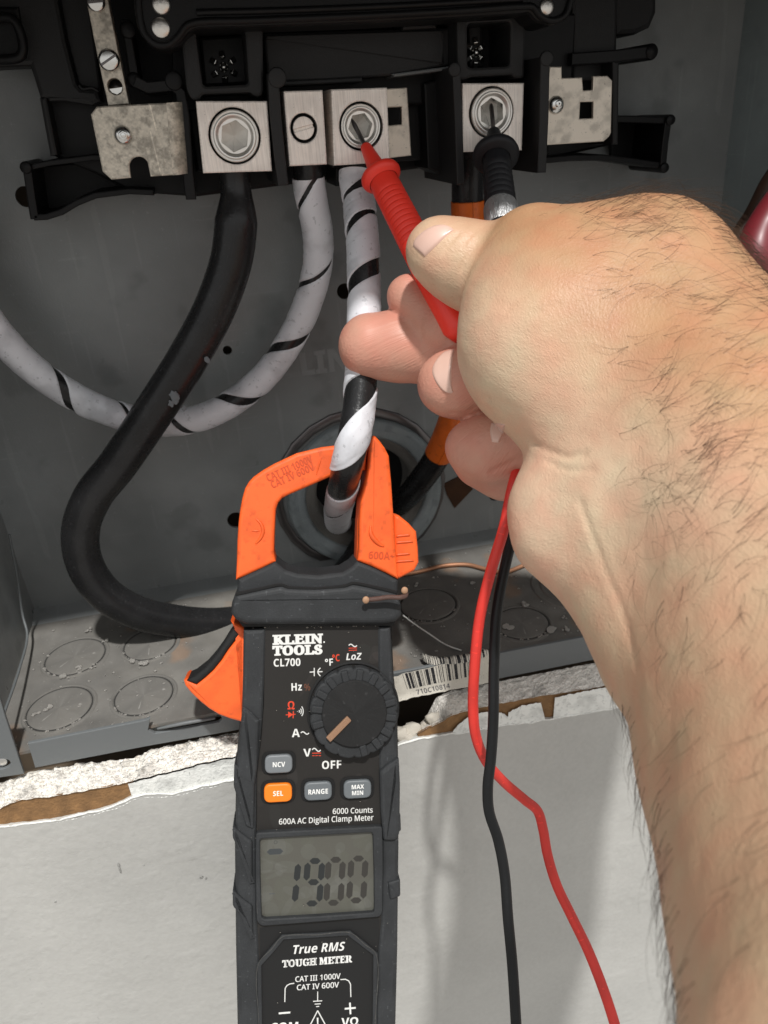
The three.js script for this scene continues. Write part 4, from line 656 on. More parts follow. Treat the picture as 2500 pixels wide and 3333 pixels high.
  add('head_collar', slab(out(headA, 0.0), -0.022, 0.0, 0.0015, [], 3), M.rubber);
  const headB = [[764, 1936], [840, 1920], [917, 1906], [936, 1913], [1028, 1917], [1124, 1909], [1148, 1901], [1220, 1914], [1294, 1930], [1308, 1966], [1310, 2008], [1290, 2026], [1250, 2034], [800, 2036], [768, 2022], [751, 2000], [753, 1966]];
  add('head_band', slab(rounded(out(headB, 0.005), 0.0010), -0.028, 0.0050, 0.0026, [], 5), M.rubber);
  add('head_groove', (() => tube([[768, 1936], [840, 1920], [917, 1905], [936, 1913], [1028, 1917], [1124, 1909], [1148, 1900], [1220, 1913], [1292, 1930]].map(([x, y]) => { const p = ML(x, y, 0.004); return V3(p.x, p.y, 0.0036); }), (t) => 0.0005 + 0.0006 * Math.abs(t - 0.5), 90, 8, { ref: V3(0, 0, 1) }))(), M.dark);
  add('head_undercut', slab(out([[766, 2012], [1298, 2010], [1282, 2040], [790, 2044]], 0.0022), -0.02, 0.0022, 0.0018, [], 3), M.rubberDark);
  // jaws
  const jawL = [[767, 1889], [770, 1830], [772, 1760], [776, 1700], [781, 1660], [788, 1622], [797, 1590], [810, 1568], [826, 1551], [856, 1530], [893, 1509], [965, 1475], [1047, 1455], [1098, 1449], [1160, 1452], [1195, 1462], [1190, 1530], [1140, 1540], [1076, 1552], [1009, 1581], [941, 1610], [918, 1622], [905, 1638], [897, 1662], [894, 1730], [892, 1798], [898, 1829], [850, 1852], [800, 1875]];
  const JH = -0.0005;
  const jl = add('fixed_jaw', slab(out(jawL, JH), -0.0185, JH, 0.0014, [], 4), M.orange);
  const jawR = [[1217, 1417], [1224, 1420], [1238, 1436], [1254, 1458], [1267, 1484], [1271, 1530], [1275, 1570], [1284, 1712], [1290, 1800], [1297, 1887], [1256, 1866], [1210, 1844], [1164, 1826], [1168, 1790], [1170, 1700], [1174, 1634], [1183, 1590], [1195, 1530], [1203, 1460], [1208, 1426]];
  const jr = add('opening_jaw', slab(out(jawR, JH + 0.001), -0.0175, JH + 0.001, 0.0014, [], 4), M.orange);
  add('jaw_side', slab(out([[1160, 1824], [1172, 1828], [1176, 1700], [1180, 1634], [1172, 1634], [1164, 1700]], JH - 0.004), -0.016, JH - 0.004, 0.0008), M.orange, jr);
  const emboss = (str, x0, y0, x1, y1, size, h, parent) => { const a = ML(x0, y0, h), b = ML(x1, y1, h); const g = new TextGeometry(str, { font, size, depth: 0.00022, curveSegments: 3, bevelEnabled: false }); g.computeBoundingBox(); g.scale(a.distanceTo(b) / g.boundingBox.max.x, 1, 1); g.rotateZ(Math.atan2(b.y - a.y, b.x - a.x)); g.translate(a.x, a.y, h); return add('raised_lettering', g, M.orangeDirty, parent); };
  emboss('CAT III 1000V', 872, 1568, 1020, 1502, 0.0027, JH, jl); emboss('CAT IV 600V', 886, 1590, 1026, 1528, 0.0027, JH, jl); emboss('600A~', 1198, 1818, 1284, 1822, 0.0028, JH + 0.001, jr);
  const mark = (pts, rad, h, parent) => add('jaw_mark', tube(pts.map(([x, y]) => { const p = ML(x, y, h); return V3(p.x, p.y, h); }), (t) => rad * (0.5 + 0.7 * Math.sin(t * Math.PI)), 24, 8, { ref: V3(0, 0, 1) }), M.orange, parent);
  mark([[833, 1688], [850, 1706], [856, 1730], [848, 1752], [832, 1770]], 0.0006, JH, jl); mark([[818, 1728], [846, 1728]], 0.0003, JH, jl);
  mark([[1206, 1712], [1209, 1742], [1236, 1772], [1250, 1778]], 0.0008, JH + 0.001, jr);
  mark([[1030, 1545], [1036, 1520], [1046, 1490]], 0.0003, JH, jl);
  // thumb tab of the opening jaw
  const tab = [[1280, 1674], [1300, 1678], [1330, 1702], [1356, 1731], [1362, 1784], [1364, 1832], [1350, 1858], [1300, 1884], [1286, 1880]];
  const tb = add('jaw_tab', slab(out(tab, -0.004), -0.016, -0.004, 0.0014, [], 3), M.orange);
  for (const [y, e] of [[1741, 1334], [1762, 1344], [1802, 1334], [1824, 1346]]) add('tab_rib', (() => { const a = ML(1290, y + 4, -0.004), b = ML(e, y, -0.004); return tube([V3(a.x, a.y, -0.004), V3(b.x, b.y, -0.004)], 0.0005, 6, 8, { ref: V3(0, 0, 1) }); })(), M.orange, tb);
  // trigger with its rubber pad
  const trig = [[750, 2022], [800, 2046], [802, 2200], [800, 2350], [785, 2352], [748, 2342], [711, 2328], [680, 2309], [651, 2286], [622, 2258], [602, 2234], [597, 2217], [606, 2210], [639, 2227], [668, 2204], [693, 2181], [720, 2148], [741, 2115], [764, 2086], [778, 2066], [762, 2046]];
  const tr = add('trigger', slab(out(trig, -0.006), -0.020, -0.006, 0.0015, [], 4), M.orange);
  const pad = [[762, 2046], [779, 2066], [764, 2087], [741, 2117], [720, 2150], [693, 2183], [668, 2206], [639, 2229], [605, 2216], [630, 2204], [668, 2174], [696, 2142], [722, 2106], [745, 2068]];
  add('trigger_pad', slab(out(pad, -0.0055), -0.019, -0.0055, 0.0012, [], 3), M.rubberDark, tr);
  // rotary dial
  const dc = ML(1152, 2317, 0.003), R0 = 0.0167;
  const knobS = []; for (let k = 0; k < 144; k++) { const a = k / 144 * 2 * Math.PI, sc = Math.pow(Math.abs(Math.sin(a * 8)), 0.35); knobS.push(new THREE.Vector2(Math.cos(a), Math.sin(a)).multiplyScalar(R0 * (0.955 + 0.045 * sc))); }
  const dial = new THREE.Group(); dial.name = 'dial'; dial.position.set(dc.x, dc.y, 0); dial.scale.set(1, 1.05, 1); meter.add(dial);
  mesh('dial_well', lathe([[R0 * 1.06, 0.0002], [R0 * 1.03, 0.0009], [R0 * 1.0, 0.0004]], 64), M.rubberDark, dial);
  mesh('dial_skirt', slab(knobS, 0.0002, 0.0048, 0.0008, [], 3), M.rubber, dial);
  mesh('dial_cap', lathe([[0, 0.0058], [R0 * 0.70, 0.0058], [R0 * 0.735, 0.0055], [R0 * 0.74, 0.004]], 64), M.rubberDark, dial);
  for (let k = 0; k < 16; k++) { const a = (k + 0.5) / 16 * 2 * Math.PI + 0.05; if (a > 3.75 && a < 4.6) continue; const b = new RoundedBoxGeometry(0.0042, 0.0026, 0.0022, 2, 0.0006); b.translate(R0 * 0.84, 0, 0.0047); b.rotateZ(a); mesh('grip_lug', b, M.rubber, dial); }
  { const p = ML(1137, 2337, 0.006).sub(dc), q = ML(1068, 2404, 0.006).sub(dc); const L = p.distanceTo(q), b = new RoundedBoxGeometry(L, 0.0024, 0.0014, 2, 0.0004); b.rotateZ(Math.atan2(q.y - p.y, q.x - p.x)); b.translate((p.x + q.x) / 2, (p.y + q.y) / 2 , 0.0060); mesh('pointer', b, std({ color: lin(0.30, 0.17, 0.10), roughness: 0.6, bumpMap: again(grainBump, 0.01), bumpScale: 0.0001 }), dial); }
  // push buttons
  const button = (cx, cy, w, h, lines, bg, label) => {
    const a = ML(cx - w / 2, cy, 0.001), b = ML(cx + w / 2, cy - w * 0.03, 0.001), c = a.clone().add(b).multiplyScalar(0.5), W = a.distanceTo(b), H = h * 0.2915 / FOCAL;
    const shape = (k) => rounded([[-1, -1], [1, -1], [1, 1], [-1, 1]].map(([x, y]) => new THREE.Vector2(x * W / 2 * k, y * H / 2 * k)), H * 0.36 * k, 6).map((p) => new THREE.Vector2(p.x + c.x, p.y + c.y));
    const t = canvasTex(256, 168, (g) => { g.fillStyle = bg; g.fillRect(0, 0, 256, 168); g.fillStyle = '#e6e6e2'; g.textAlign = 'center'; g.font = `bold ${lines.length > 1 ? 54 : 62}px sans-serif`; lines.forEach((s, i) => { g.save(); const y = lines.length > 1 ? 76 + i * 56 : 106; g.translate(128, y); const m = g.measureText(s).width; g.scale(Math.min(1, 200 / m) * (lines.length > 1 ? 1 : 0.95), 1); g.fillText(s, 0, 0); g.restore(); }); });
    const o = add('push_button', mapXY(slab(shape(1), 0.0001, 0.0022, 0.0007, [], 4), c.x - W / 2, c.y - H / 2, W, H), std({ map: t, roughness: 0.5 }));
    const s = new THREE.Shape(shape(1.2)); s.holes.push(new THREE.Path(shape(1.03).reverse()));
    const g = new THREE.ExtrudeGeometry(s, { depth: 0.0003, bevelEnabled: true, bevelThickness: 0.0003, bevelSize: 0.0002, bevelSegments: 2 }); g.translate(0, 0, 0.0001);
    add('button_surround', g, M.dark, o); return part(o, label);
  };
  button(907, 2486, 90, 60, ['NCV'], '#6f7376', 'grey button marked NCV'); button(905, 2580, 91, 61, ['SEL'], '#ee7d16', 'orange button marked SEL');
  button(1035, 2574, 90, 61, ['RANGE'], '#63686b', 'grey button marked RANGE'); button(1163, 2568, 90, 61, ['MAX', 'MIN'], '#63686b', 'grey button marked MAX MIN');
  // display
  const lo = [[833, 2709], [1244, 2688], [1246, 2820], [1244, 2966], [1236, 2982], [1040, 2998], [852, 3012], [836, 2998], [832, 2860]], li = [[846, 2728], [1213, 2707], [1217, 2840], [1218, 2968], [1040, 2980], [862, 2990], [852, 2985], [848, 2860]];
  const bez = new THREE.Shape(rounded(out(lo, 0.0018), 0.0012)); bez.holes.push(new THREE.Path(rounded(out(li, 0.0018), 0.0012).reverse()));
  const bg = new THREE.ExtrudeGeometry(bez, { depth: 0.0018, bevelEnabled: true, bevelThickness: 0.0006, bevelSize: 0.0005, bevelOffset: -0.0005, bevelSegments: 3 }); bg.translate(0, 0, 0.0002);
  const frame = add('display_frame', bg, M.rubber);
  const edge = (pts, h, rad, parent) => add('worn_edge', tube(pts.map((p) => V3(p.x, p.y, h)), (t) => rad * (0.4 + 0.8 * Math.abs(n3(t * 31, rad * 9999, 4))), 200, 6, { ref: V3(0, 0, 1) }), M.rubberDusty, parent);
  edge(out([[1228, 2700], [1234, 2820], [1233, 2960], [1226, 2974], [1040, 2990], [856, 3003], [842, 2992], [838, 2860], [840, 2722]], 0.0026), 0.0024, 0.00028, frame);
  const l0 = ML(846, 2990, 0.0004), l1 = ML(1219, 2706, 0.0004), LW = l1.x - l0.x, LH = l1.y - l0.y;
  const lcd = canvasTex(1024, Math.round(1024 * LH / LW), (g, w, h) => {
    const cv = (px, py) => { const p = ML(px, py, 0.0004); return [(p.x - l0.x) / LW * w, (l1.y - p.y) / LH * h]; };
    g.fillStyle = '#4d4c45'; g.fillRect(0, 0, w, h);
    let s = 7; const q = () => { s = (s * 16807) % 2147483647; return s / 2147483647; };
    for (let k = 0; k < 70; k++) { g.fillStyle = `rgba(${q() > 0.5 ? '160,160,146' : '96,98,92'},0.06)`; g.beginPath(); g.ellipse(q() * w, q() * h, 30 + q() * 120, 12 + q() * 60, q() * 3, 0, 7); g.fill(); }
    const seg = (x0, y0, x1, y1, wd, col) => { const [a, b] = cv(x0, y0), [c, d] = cv(x1, y1), L = Math.hypot(c - a, d - b), ux = (c - a) / L, uy = (d - b) / L, e = wd * 0.6; g.fillStyle = col; g.beginPath(); for (const [s1, s2] of [[0, 0], [e, e], [L - e, e], [L, 0], [L - e, -e], [e, -e]]) g.lineTo(a + ux * s1 - uy * s2, b + uy * s1 + ux * s2); g.fill(); };
    const dig = (x0, yT2, x1, yB2, on, col, sl) => { const m = (yT2 + yB2) / 2, X = (x, y) => x + sl * (m - y) / (yB2 - yT2) * 2; const P = { a: [[x0, yT2], [x1, yT2]], g: [[x0, m], [x1, m]], d: [[x0, yB2], [x1, yB2]], f: [[x0, yT2], [x0, m]], b: [[x1, yT2], [x1, m]], e: [[x0, m], [x0, yB2]], c: [[x1, m], [x1, yB2]] }; for (const k of on) { const [[a, b], [c, d]] = P[k]; const i = 5; const hz = 'agd'.includes(k); seg(X(a, b) + (hz ? i : 0), b + (hz ? 0 : i), X(c, d) - (hz ? i : 0), d - (hz ? 0 : i), 46, col); } };
    const dk = '#191d1e', md = '#2b2925';
    dig(940, 2806, 965, 2940, 'bc', dk, 6); dig(997, 2802, 1044, 2940, 'abfgcd', dk, 5); dig(1066, 2798, 1112, 2938, 'abcdef', md, 4); dig(1140, 2794, 1186, 2930, 'abcdef', md, 4);
    seg(868, 2773, 922, 2770, 44, '#34383a'); { const [a, b] = cv(897, 2741); g.strokeStyle = '#3b3f3c'; g.lineWidth = 5; g.beginPath(); g.arc(a, b, 14, 0, 7); g.stroke(); }
    seg(876, 2909, 896, 2908, 6, '#44484a');
  });
  add('display', mapXY(slab(out(li, 0.0006), 0.0001, 0.0006, 0), l0.x, l0.y, LW, LH), phys({ map: lcd, roughness: 0.5, clearcoat: 0.8, clearcoatRoughness: 0.08, ior: 1.4 }), frame);
  // dust and crumbs caught on the case
  { const sp = []; for (let k = 0; k < 90; k++) { const edge = rnd() < 0.5, p = edge ? ML(rr(820, 1240), rr(2032, 2044)) : ML(rr(790, 1290), rr(1900, 3300)), s = rr(0.00008, edge ? 0.0004 : 0.00022), q = new THREE.IcosahedronGeometry(s, 0); q.scale(1.4, 0.8, 0.5); q.translate(p.x, p.y, edge ? 0.0003 : rr(0, 0.001)); sp.push(q); }
    add('dust_specks', sp, M.gypGrey).userData.kind = 'stuff'; }
  // raised border of the lower panel
  const oct = (k) => [[840 + k, 3440], [836 + k, 3138 + k * 0.4], [880 + k, 3086 + k * 0.6], [917 + k * 0.5, 3044 + k], [1030, 3038 + k], [1140 - k * 0.5, 3031 + k], [1190 - k, 3070 + k * 0.6], [1230 - k, 3104 + k * 0.4], [1226 - k, 3440]];
  const oc = out(oct(0), 0.001), oi = out(oct(15), 0.001).reverse();
  const ob = slab([...oc, ...oi], 0.0001, 0.0012, 0.0004);
  const pb = add('panel_border', ob, M.rubber);
  edge(out([[842, 3333], [841, 3140], [884, 3090], [921, 3050], [1030, 3044], [1138, 3037], [1186, 3074], [1224, 3108], [1221, 3333]], 0.0013), 0.0012, 0.00026, pb);
}
// ------------------------------------------------------------------ test probes
{
  const along = (A, B, prof, seg, parent, name, m) => {            // a turned piece on the axis A-B; profile [radius, distance]
    const g = lathe(prof.map(([r, s]) => [r, s]), seg), d = B.clone().sub(A).normalize();
    g.applyQuaternion(new THREE.Quaternion().setFromUnitVectors(V3(0, 0, 1), d)); g.translate(A.x, A.y, A.z);
    return mesh(name, g, m, parent);
  };
  function probe(name, label, A, B, sizes, mats) {
    const o = thing(name, label, 'test probe', V3(0, 0, 0));
    const [sN, sC, sB, sE] = sizes.s, R = sizes.r;                 // nose, collar, barrel, end distances
    along(A, B, [[0.0000, -0.0008], [0.0005, 0.0012], [0.0008, 0.003], [0.0008, sN + 0.002]], 16, o, 'tip', M.steelDark);
    along(A, B, [[0.0009, sN - 0.0002], [R[0] - 0.0003, sN], [R[0], sN + 0.0008], [R[1], sC - 0.001], [R[1] + 0.0008, sC]], 32, o, 'nose', mats);
    along(A, B, [[R[1] - 0.0005, sC - 0.0004], [R[2] - 0.0012, sC - 0.0002], [R[2] - 0.0003, sC + 0.0005], [R[2], sC + 0.0016], [R[2] - 0.0003, sC + 0.0027], [R[2] - 0.0012, sC + 0.0034], [R[3], sC + 0.0040]], 48, o, 'finger_guard', mats);
    const p = [[R[3] - 0.0003, sC + 0.003], [R[3], sB - 0.001]];
    for (let k = 0; k < sizes.n; k++) { const s = sB + k * sizes.pitch, e = lerp(R[3], R[4], k / sizes.n), d = sizes.groove; p.push([e, s], [e - d * 0.2, s + sizes.pitch * 0.55], [e - d, s + sizes.pitch * 0.66], [e - d, s + sizes.pitch * 0.85], [e, s + sizes.pitch * 0.97]); }
    p.push([R[4], sB + sizes.n * sizes.pitch], [R[4] * 1.02, sE - 0.02], [R[4] * 0.95, sE], [R[4] * 0.6, sE + 0.004], [0, sE + 0.004]);
    along(A, B, p, 40, o, 'barrel', mats);
    return o;
  }
  const sAt = (A, B, y) => { const d = B.clone().sub(A).normalize(); let lo = 0, hi = 0.14; const py = (s) => { const q = A.clone().addScaledVector(d, s).sub(EYE); return CY - FOCAL * q.dot(UPV) / -q.dot(BK); }; for (let i = 0; i < 40; i++) { const m = (lo + hi) / 2; py(m) < y ? lo = m : hi = m; } return lo; };
  const rA = U(1143, 385, 0.0545), rB = D(1490, 1060, 0.2500);
  const red = probe('test_probe', 'red test probe held by the thumb, its tip in the middle lug', rA, rB, { s: [sAt(rA, rB, 474), sAt(rA, rB, 562), sAt(rA, rB, 622), 0.090], r: [0.0020, 0.0033, 0.0072, 0.0052, 0.0056], n: 12, pitch: 0.0021, groove: 0.00022 }, M.red);
  red.userData.group = 'test probes';
  const bA = U(1598, 332, 0.053), bB = D(1634, 720, 0.2560);
  const blk = probe('test_probe', 'black test probe rising behind the hand, its tip in the right lug', bA, bB, { s: [sAt(bA, bB, 428), sAt(bA, bB, 494), sAt(bA, bB, 548), 0.085], r: [0.0024, 0.0034, 0.0082, 0.0050, 0.0055], n: 7, pitch: 0.0027, groove: 0.0007 }, M.blackSoft);
  blk.userData.group = 'test probes';
  const dir = bB.clone().sub(bA).normalize();
  along(bA, bB, [[0.0050, 0], [0.0055, 0.0004], [0.0058, 0.0016], [0.0058, 0.0058], [0.0057, 0.0102], [0.005, 0.0122]].map(([r, s]) => [r, s + sAt(bA, bB, 668)]), 36, blk, 'metal_band', std({ color: lin(0.5, 0.5, 0.5), metalness: 0.8, roughness: 0.5, bumpMap: gypBump, bumpScale: 0.0008 }));
  const lead = (o, list, m) => mesh('lead', tube(list.map(([x, y, t]) => D(x, y, t)), (t) => 0.00175, 240, 14), m, o);
  lead(red, [[1700, 1380, 0.252], [1696, 1470, 0.2465], [1684, 1530, 0.2400], [1668, 1590, 0.2370], [1640, 1720, 0.2380], [1595, 1870, 0.242], [1562, 2010, 0.245], [1546, 2160, 0.248], [1540, 2300, 0.252], [1548, 2390, 0.255], [1578, 2470, 0.260], [1640, 2545, 0.268], [1710, 2605, 0.272], [1750, 2640, 0.274], [1768, 2700, 0.274], [1782, 2780, 0.273], [1812, 2880, 0.270], [1862, 2985, 0.266], [1915, 3095, 0.262], [1964, 3220, 0.258], [2000, 3330, 0.255], [2040, 3480, 0.25]], M.redLead);
  lead(blk, [[1740, 1400, 0.256], [1730, 1470, 0.253], [1706, 1560, 0.2480], [1682, 1690, 0.2460], [1645, 1840, 0.246], [1618, 1990, 0.247], [1608, 2180, 0.248], [1606, 2340, 0.248], [1598, 2470, 0.249], [1588, 2560, 0.250], [1592, 2640, 0.251], [1622, 2735, 0.252], [1642, 2840, 0.252], [1654, 2990, 0.251], [1668, 3140, 0.250], [1680, 3330, 0.248], [1688, 3480, 0.247]], M.blackLead);
}
// ------------------------------------------------------------------ the person's right hand and forearm
{
  const person = thing('person', 'bare hairy right forearm and hand reaching in from the right, holding both test probes', 'person', V3(0, 0, 0));
  // joints: [px, py, depth, radius in mm], joined by tapered capsules
  const J = ([x, y, t, r]) => ({ p: D(x, y, t), r: r / 1000 });
  const chain = (list) => { const j = list.map(J), out = []; for (let i = 1; i < j.length; i++) out.push([j[i - 1], j[i]]); return out; };
  const K = {
    arm: chain([[2180, 1330, 0.214, 25], [2420, 1720, 0.190, 28], [2720, 2250, 0.160, 34], [3060, 2950, 0.125, 40], [3500, 3800, 0.09, 44]]),
    radial: chain([[2072, 975, 0.226, 29.0], [2390, 1440, 0.198, 31], [2860, 2200, 0.155, 37], [3400, 3100, 0.115, 42]]),
    palm: chain([[1975, 1400, 0.2190, 17], [2050, 1620, 0.2080, 20], [2200, 1850, 0.1945, 21]]),
    fill: chain([[1900, 1640, 0.2135, 13.5], [2030, 1850, 0.2040, 15], [2190, 2110, 0.1890, 17]]),
    flat: chain([[1885, 1110, 0.2262, 25], [2050, 1300, 0.2175, 24.5], [2160, 1600, 0.2060, 24]]),
    ulnar: chain([[2060, 1810, 0.203, 15], [2240, 2070, 0.186, 17], [2455, 2560, 0.160, 19.5], [2690, 3080, 0.140, 21.5], [2860, 3700, 0.125, 24]]),
    heel: chain([[1798, 1660, 0.2160, 11.8], [1820, 1730, 0.2130, 11.8], [2000, 1835, 0.2060, 12]]),
    thenar: chain([[1784, 1010, 0.2270, 25.0], [1806, 1120, 0.2235, 26.2], [1905, 1220, 0.220, 23]]),
    thumb: chain([[1740, 840, 0.2370, 12.2], [1556, 878, 0.2390, 12.0], [1474, 842, 0.2385, 10.3], [1418, 812, 0.2375, 8.9]]),
    meta: chain([[1742, 822, 0.2320, 13.0], [1895, 925, 0.2290, 17.0], [2072, 985, 0.226, 26.5]]),
    index: chain([[1331, 966, 0.2620, 7.6], [1440, 1075, 0.2600, 8.4], [1530, 1170, 0.2600, 9.0], [1720, 1150, 0.262, 10]]),
    middle: chain([[1207, 1126, 0.2680, 11.3], [1300, 1128, 0.2680, 11.6], [1430, 1140, 0.2670, 11.8], [1640, 1180, 0.262, 11]]),
    ring: chain([[1456, 1250, 0.2530, 9.8], [1500, 1248, 0.2520, 10.8], [1620, 1215, 0.2490, 11.0]]),
    pinky: chain([[1536, 1456, 0.2500, 8.7], [1600, 1462, 0.2480, 10.6], [1700, 1440, 0.2440, 10.6]]),
    pinky2: chain([[1560, 1510, 0.2560, 8.0], [1640, 1540, 0.2560, 8.0], [1760, 1520, 0.2520, 9]]),
  };
  const capsule = (x, y, z, A, B) => {
    const ax = A.p.x, ay = A.p.y, az = A.p.z, bx = B.p.x - ax, by = B.p.y - ay, bz = B.p.z - az, px = x - ax, py = y - ay, pz = z - az;
    let h = (px * bx + py * by + pz * bz) / (bx * bx + by * by + bz * bz); h = h < 0 ? 0 : h > 1 ? 1 : h;
    const dx = px - bx * h, dy = py - by * h, dz = pz - bz * h; return Math.sqrt(dx * dx + dy * dy + dz * dz) - (A.r + (B.r - A.r) * h);
  };
  const smin = (a, b, k) => { const h = Math.max(k - Math.abs(a - b), 0) / k; return Math.min(a, b) - h * h * k * 0.25; };
  const grp = (x, y, z, list, k) => { let d = 1; for (const [A, B] of list) d = smin(d, capsule(x, y, z, A, B), k); return d; };
  let ridges = [];
  const field = (x, y, z) => {
    let a = grp(x, y, z, K.arm, 0.01);
    a = smin(a, grp(x, y, z, K.radial, 0.01), 0.014);
    a = smin(a, grp(x, y, z, K.ulnar, 0.01), 0.012);
    a = smin(a, grp(x, y, z, K.fill, 0.006), 0.010);
    a = smin(a, grp(x, y, z, K.flat, 0.008), 0.012);
    a = smin(a, grp(x, y, z, K.palm, 0.006), 0.012);
    a = smin(a, grp(x, y, z, K.meta, 0.006), 0.008);
    a = smin(a, grp(x, y, z, K.thenar, 0.008), 0.013);
    a = smin(a, grp(x, y, z, K.heel, 0.006), 0.010);
    for (const [A, B, k] of ridges) { const c = capsule(x, y, z, A, B); a = k > 0 ? smin(a, c, k) : -smin(-a, c, -k); }
    const th = grp(x, y, z, K.thumb, 0.007);
    a = smin(a, th, 0.0030);
    let f = grp(x, y, z, K.index, 0.004);
    f = smin(f, grp(x, y, z, K.middle, 0.004), 0.0012);
    f = smin(f, grp(x, y, z, K.ring, 0.005), 0.0012);
    const p = smin(grp(x, y, z, K.pinky, 0.005), grp(x, y, z, K.pinky2, 0.005), 0.004);
    f = smin(f, p, 0.0012);
    return smin(a, f, 0.0012);
  };
  const grad = (p, e = 0.0006) => V3(field(p.x + e, p.y, p.z) - field(p.x - e, p.y, p.z), field(p.x, p.y + e, p.z) - field(p.x, p.y - e, p.z), field(p.x, p.y, p.z + e) - field(p.x, p.y, p.z - e)).normalize();
  const touch = (px, py, t0 = 0.1) => { const v = ray(px, py), L = v.length(); let t = t0; for (let i = 0; i < 90; i++) { const p = EYE.clone().addScaledVector(v, t), d = field(p.x, p.y, p.z); if (d < 0.00003) return p; t += d * 0.7 / L; if (t > 0.4) break; } return EYE.clone().addScaledVector(v, t); };
  // tendons and creases, laid just under or over the surface
  const laid = (list, r, under, k) => { const j = list.map(([x, y]) => { const p = touch(x, y), n = grad(p); return { p: p.addScaledVector(n, under), r }; }); for (let i = 1; i < j.length; i++) ridges.push([j[i - 1], j[i], k]); };
  const R1 = [[1905, 1585], [1950, 1720], [2010, 1900], [2075, 2130], [2130, 2360]], R2 = [[2010, 1500], [2120, 1760], [2230, 2080], [2300, 2350]];
  const jobs = [];
  const base = jobs.map((j) => [j, j[0].map(([x, y]) => { const p = touch(x, y); return [p, grad(p)]; })]);
  for (const [[, r, under, k], pts] of base) { const j = pts.map(([p, n]) => ({ p: p.clone().addScaledVector(n, under), r })); for (let i = 1; i < j.length; i++) ridges.push([j[i - 1], j[i], k]); }

  // surface nets over the field
  const C = 0.00085, lo = V3(0.030, -0.262, 0.052), hi = V3(0.222, 0.006, 0.330), nx = Math.ceil((hi.x - lo.x) / C), ny = Math.ceil((hi.y - lo.y) / C), nz = Math.ceil((hi.z - lo.z) / C);
  const F = new Float32Array((nx + 1) * (ny + 1) * (nz + 1)).fill(1), at = (i, j, k) => (k * (ny + 1) + j) * (nx + 1) + i, Bk = 8;
  for (let k = 0; k <= nz; k += Bk) for (let j = 0; j <= ny; j += Bk) for (let i = 0; i <= nx; i += Bk) {
    const d = field(lo.x + (i + 3.5) * C, lo.y + (j + 3.5) * C, lo.z + (k + 3.5) * C), fill = Math.abs(d) > 9 * C;
    for (let c = k; c < Math.min(k + Bk, nz + 1); c++) for (let b = j; b < Math.min(j + Bk, ny + 1); b++) for (let a = i; a < Math.min(i + Bk, nx + 1); a++) F[at(a, b, c)] = fill ? d : field(lo.x + a * C, lo.y + b * C, lo.z + c * C);
  }
  const vid = new Int32Array(F.length).fill(-1), P = [], I = [];
  const cor = [[0, 0, 0], [1, 0, 0], [0, 1, 0], [1, 1, 0], [0, 0, 1], [1, 0, 1], [0, 1, 1], [1, 1, 1]], eds = [[0, 1], [2, 3], [4, 5], [6, 7], [0, 2], [1, 3], [4, 6], [5, 7], [0, 4], [1, 5], [2, 6], [3, 7]];
  const val = new Float32Array(8);
  for (let k = 0; k < nz; k++) for (let j = 0; j < ny; j++) for (let i = 0; i < nx; i++) {
    let m = 0; for (let c = 0; c < 8; c++) { val[c] = F[at(i + cor[c][0], j + cor[c][1], k + cor[c][2])]; if (val[c] < 0) m |= 1 << c; }
    if (m === 0 || m === 255) continue;
    let sx = 0, sy = 0, sz = 0, n = 0;
    for (const [a, b] of eds) { if ((val[a] < 0) === (val[b] < 0)) continue; const t = val[a] / (val[a] - val[b]); sx += lerp(cor[a][0], cor[b][0], t); sy += lerp(cor[a][1], cor[b][1], t); sz += lerp(cor[a][2], cor[b][2], t); n++; }
    vid[at(i, j, k)] = P.length / 3; P.push(lo.x + (i + sx / n) * C, lo.y + (j + sy / n) * C, lo.z + (k + sz / n) * C);
  }
  for (let k = 1; k < nz; k++) for (let j = 1; j < ny; j++) for (let i = 1; i < nx; i++) {
    const s = F[at(i, j, k)] < 0;
    const q = (a, b, c, d, flip) => { if (a < 0 || b < 0 || c < 0 || d < 0) return; flip ? I.push(a, b, c, a, c, d) : I.push(a, c, b, a, d, c); };
    if (s !== F[at(i + 1, j, k)] < 0) q(vid[at(i, j - 1, k - 1)], vid[at(i, j, k - 1)], vid[at(i, j, k)], vid[at(i, j - 1, k)], s);
    if (s !== F[at(i, j + 1, k)] < 0) q(vid[at(i - 1, j, k - 1)], vid[at(i - 1, j, k)], vid[at(i, j, k)], vid[at(i, j, k - 1)], s);
    if (s !== F[at(i, j, k + 1)] < 0) q(vid[at(i - 1, j - 1, k)], vid[at(i, j - 1, k)], vid[at(i, j, k)], vid[at(i - 1, j, k)], s);
  }
  const NV = P.length / 3, Nn = new Float32Array(NV * 3), Cc = new Float32Array(NV * 3), Uv = new Float32Array(NV * 2);
  const axA = D(1800, 1100, 0.23), axB = D(2900, 2900, 0.122), ax = axB.clone().sub(axA).normalize(), e1 = BK.clone().addScaledVector(ax, -BK.dot(ax)).normalize(), e2 = ax.clone().cross(e1);
  const mix3 = (a, b, t) => a.map((v, i) => lerp(v, b[i], t));
  const dorsal = UPV.clone().multiplyScalar(0.62).addScaledVector(RX, 0.78).normalize();        // towards the hairy thumb side of the arm
  const palmO = D(1800, 1200, 0.215);
  const v = V3(), g0 = V3();
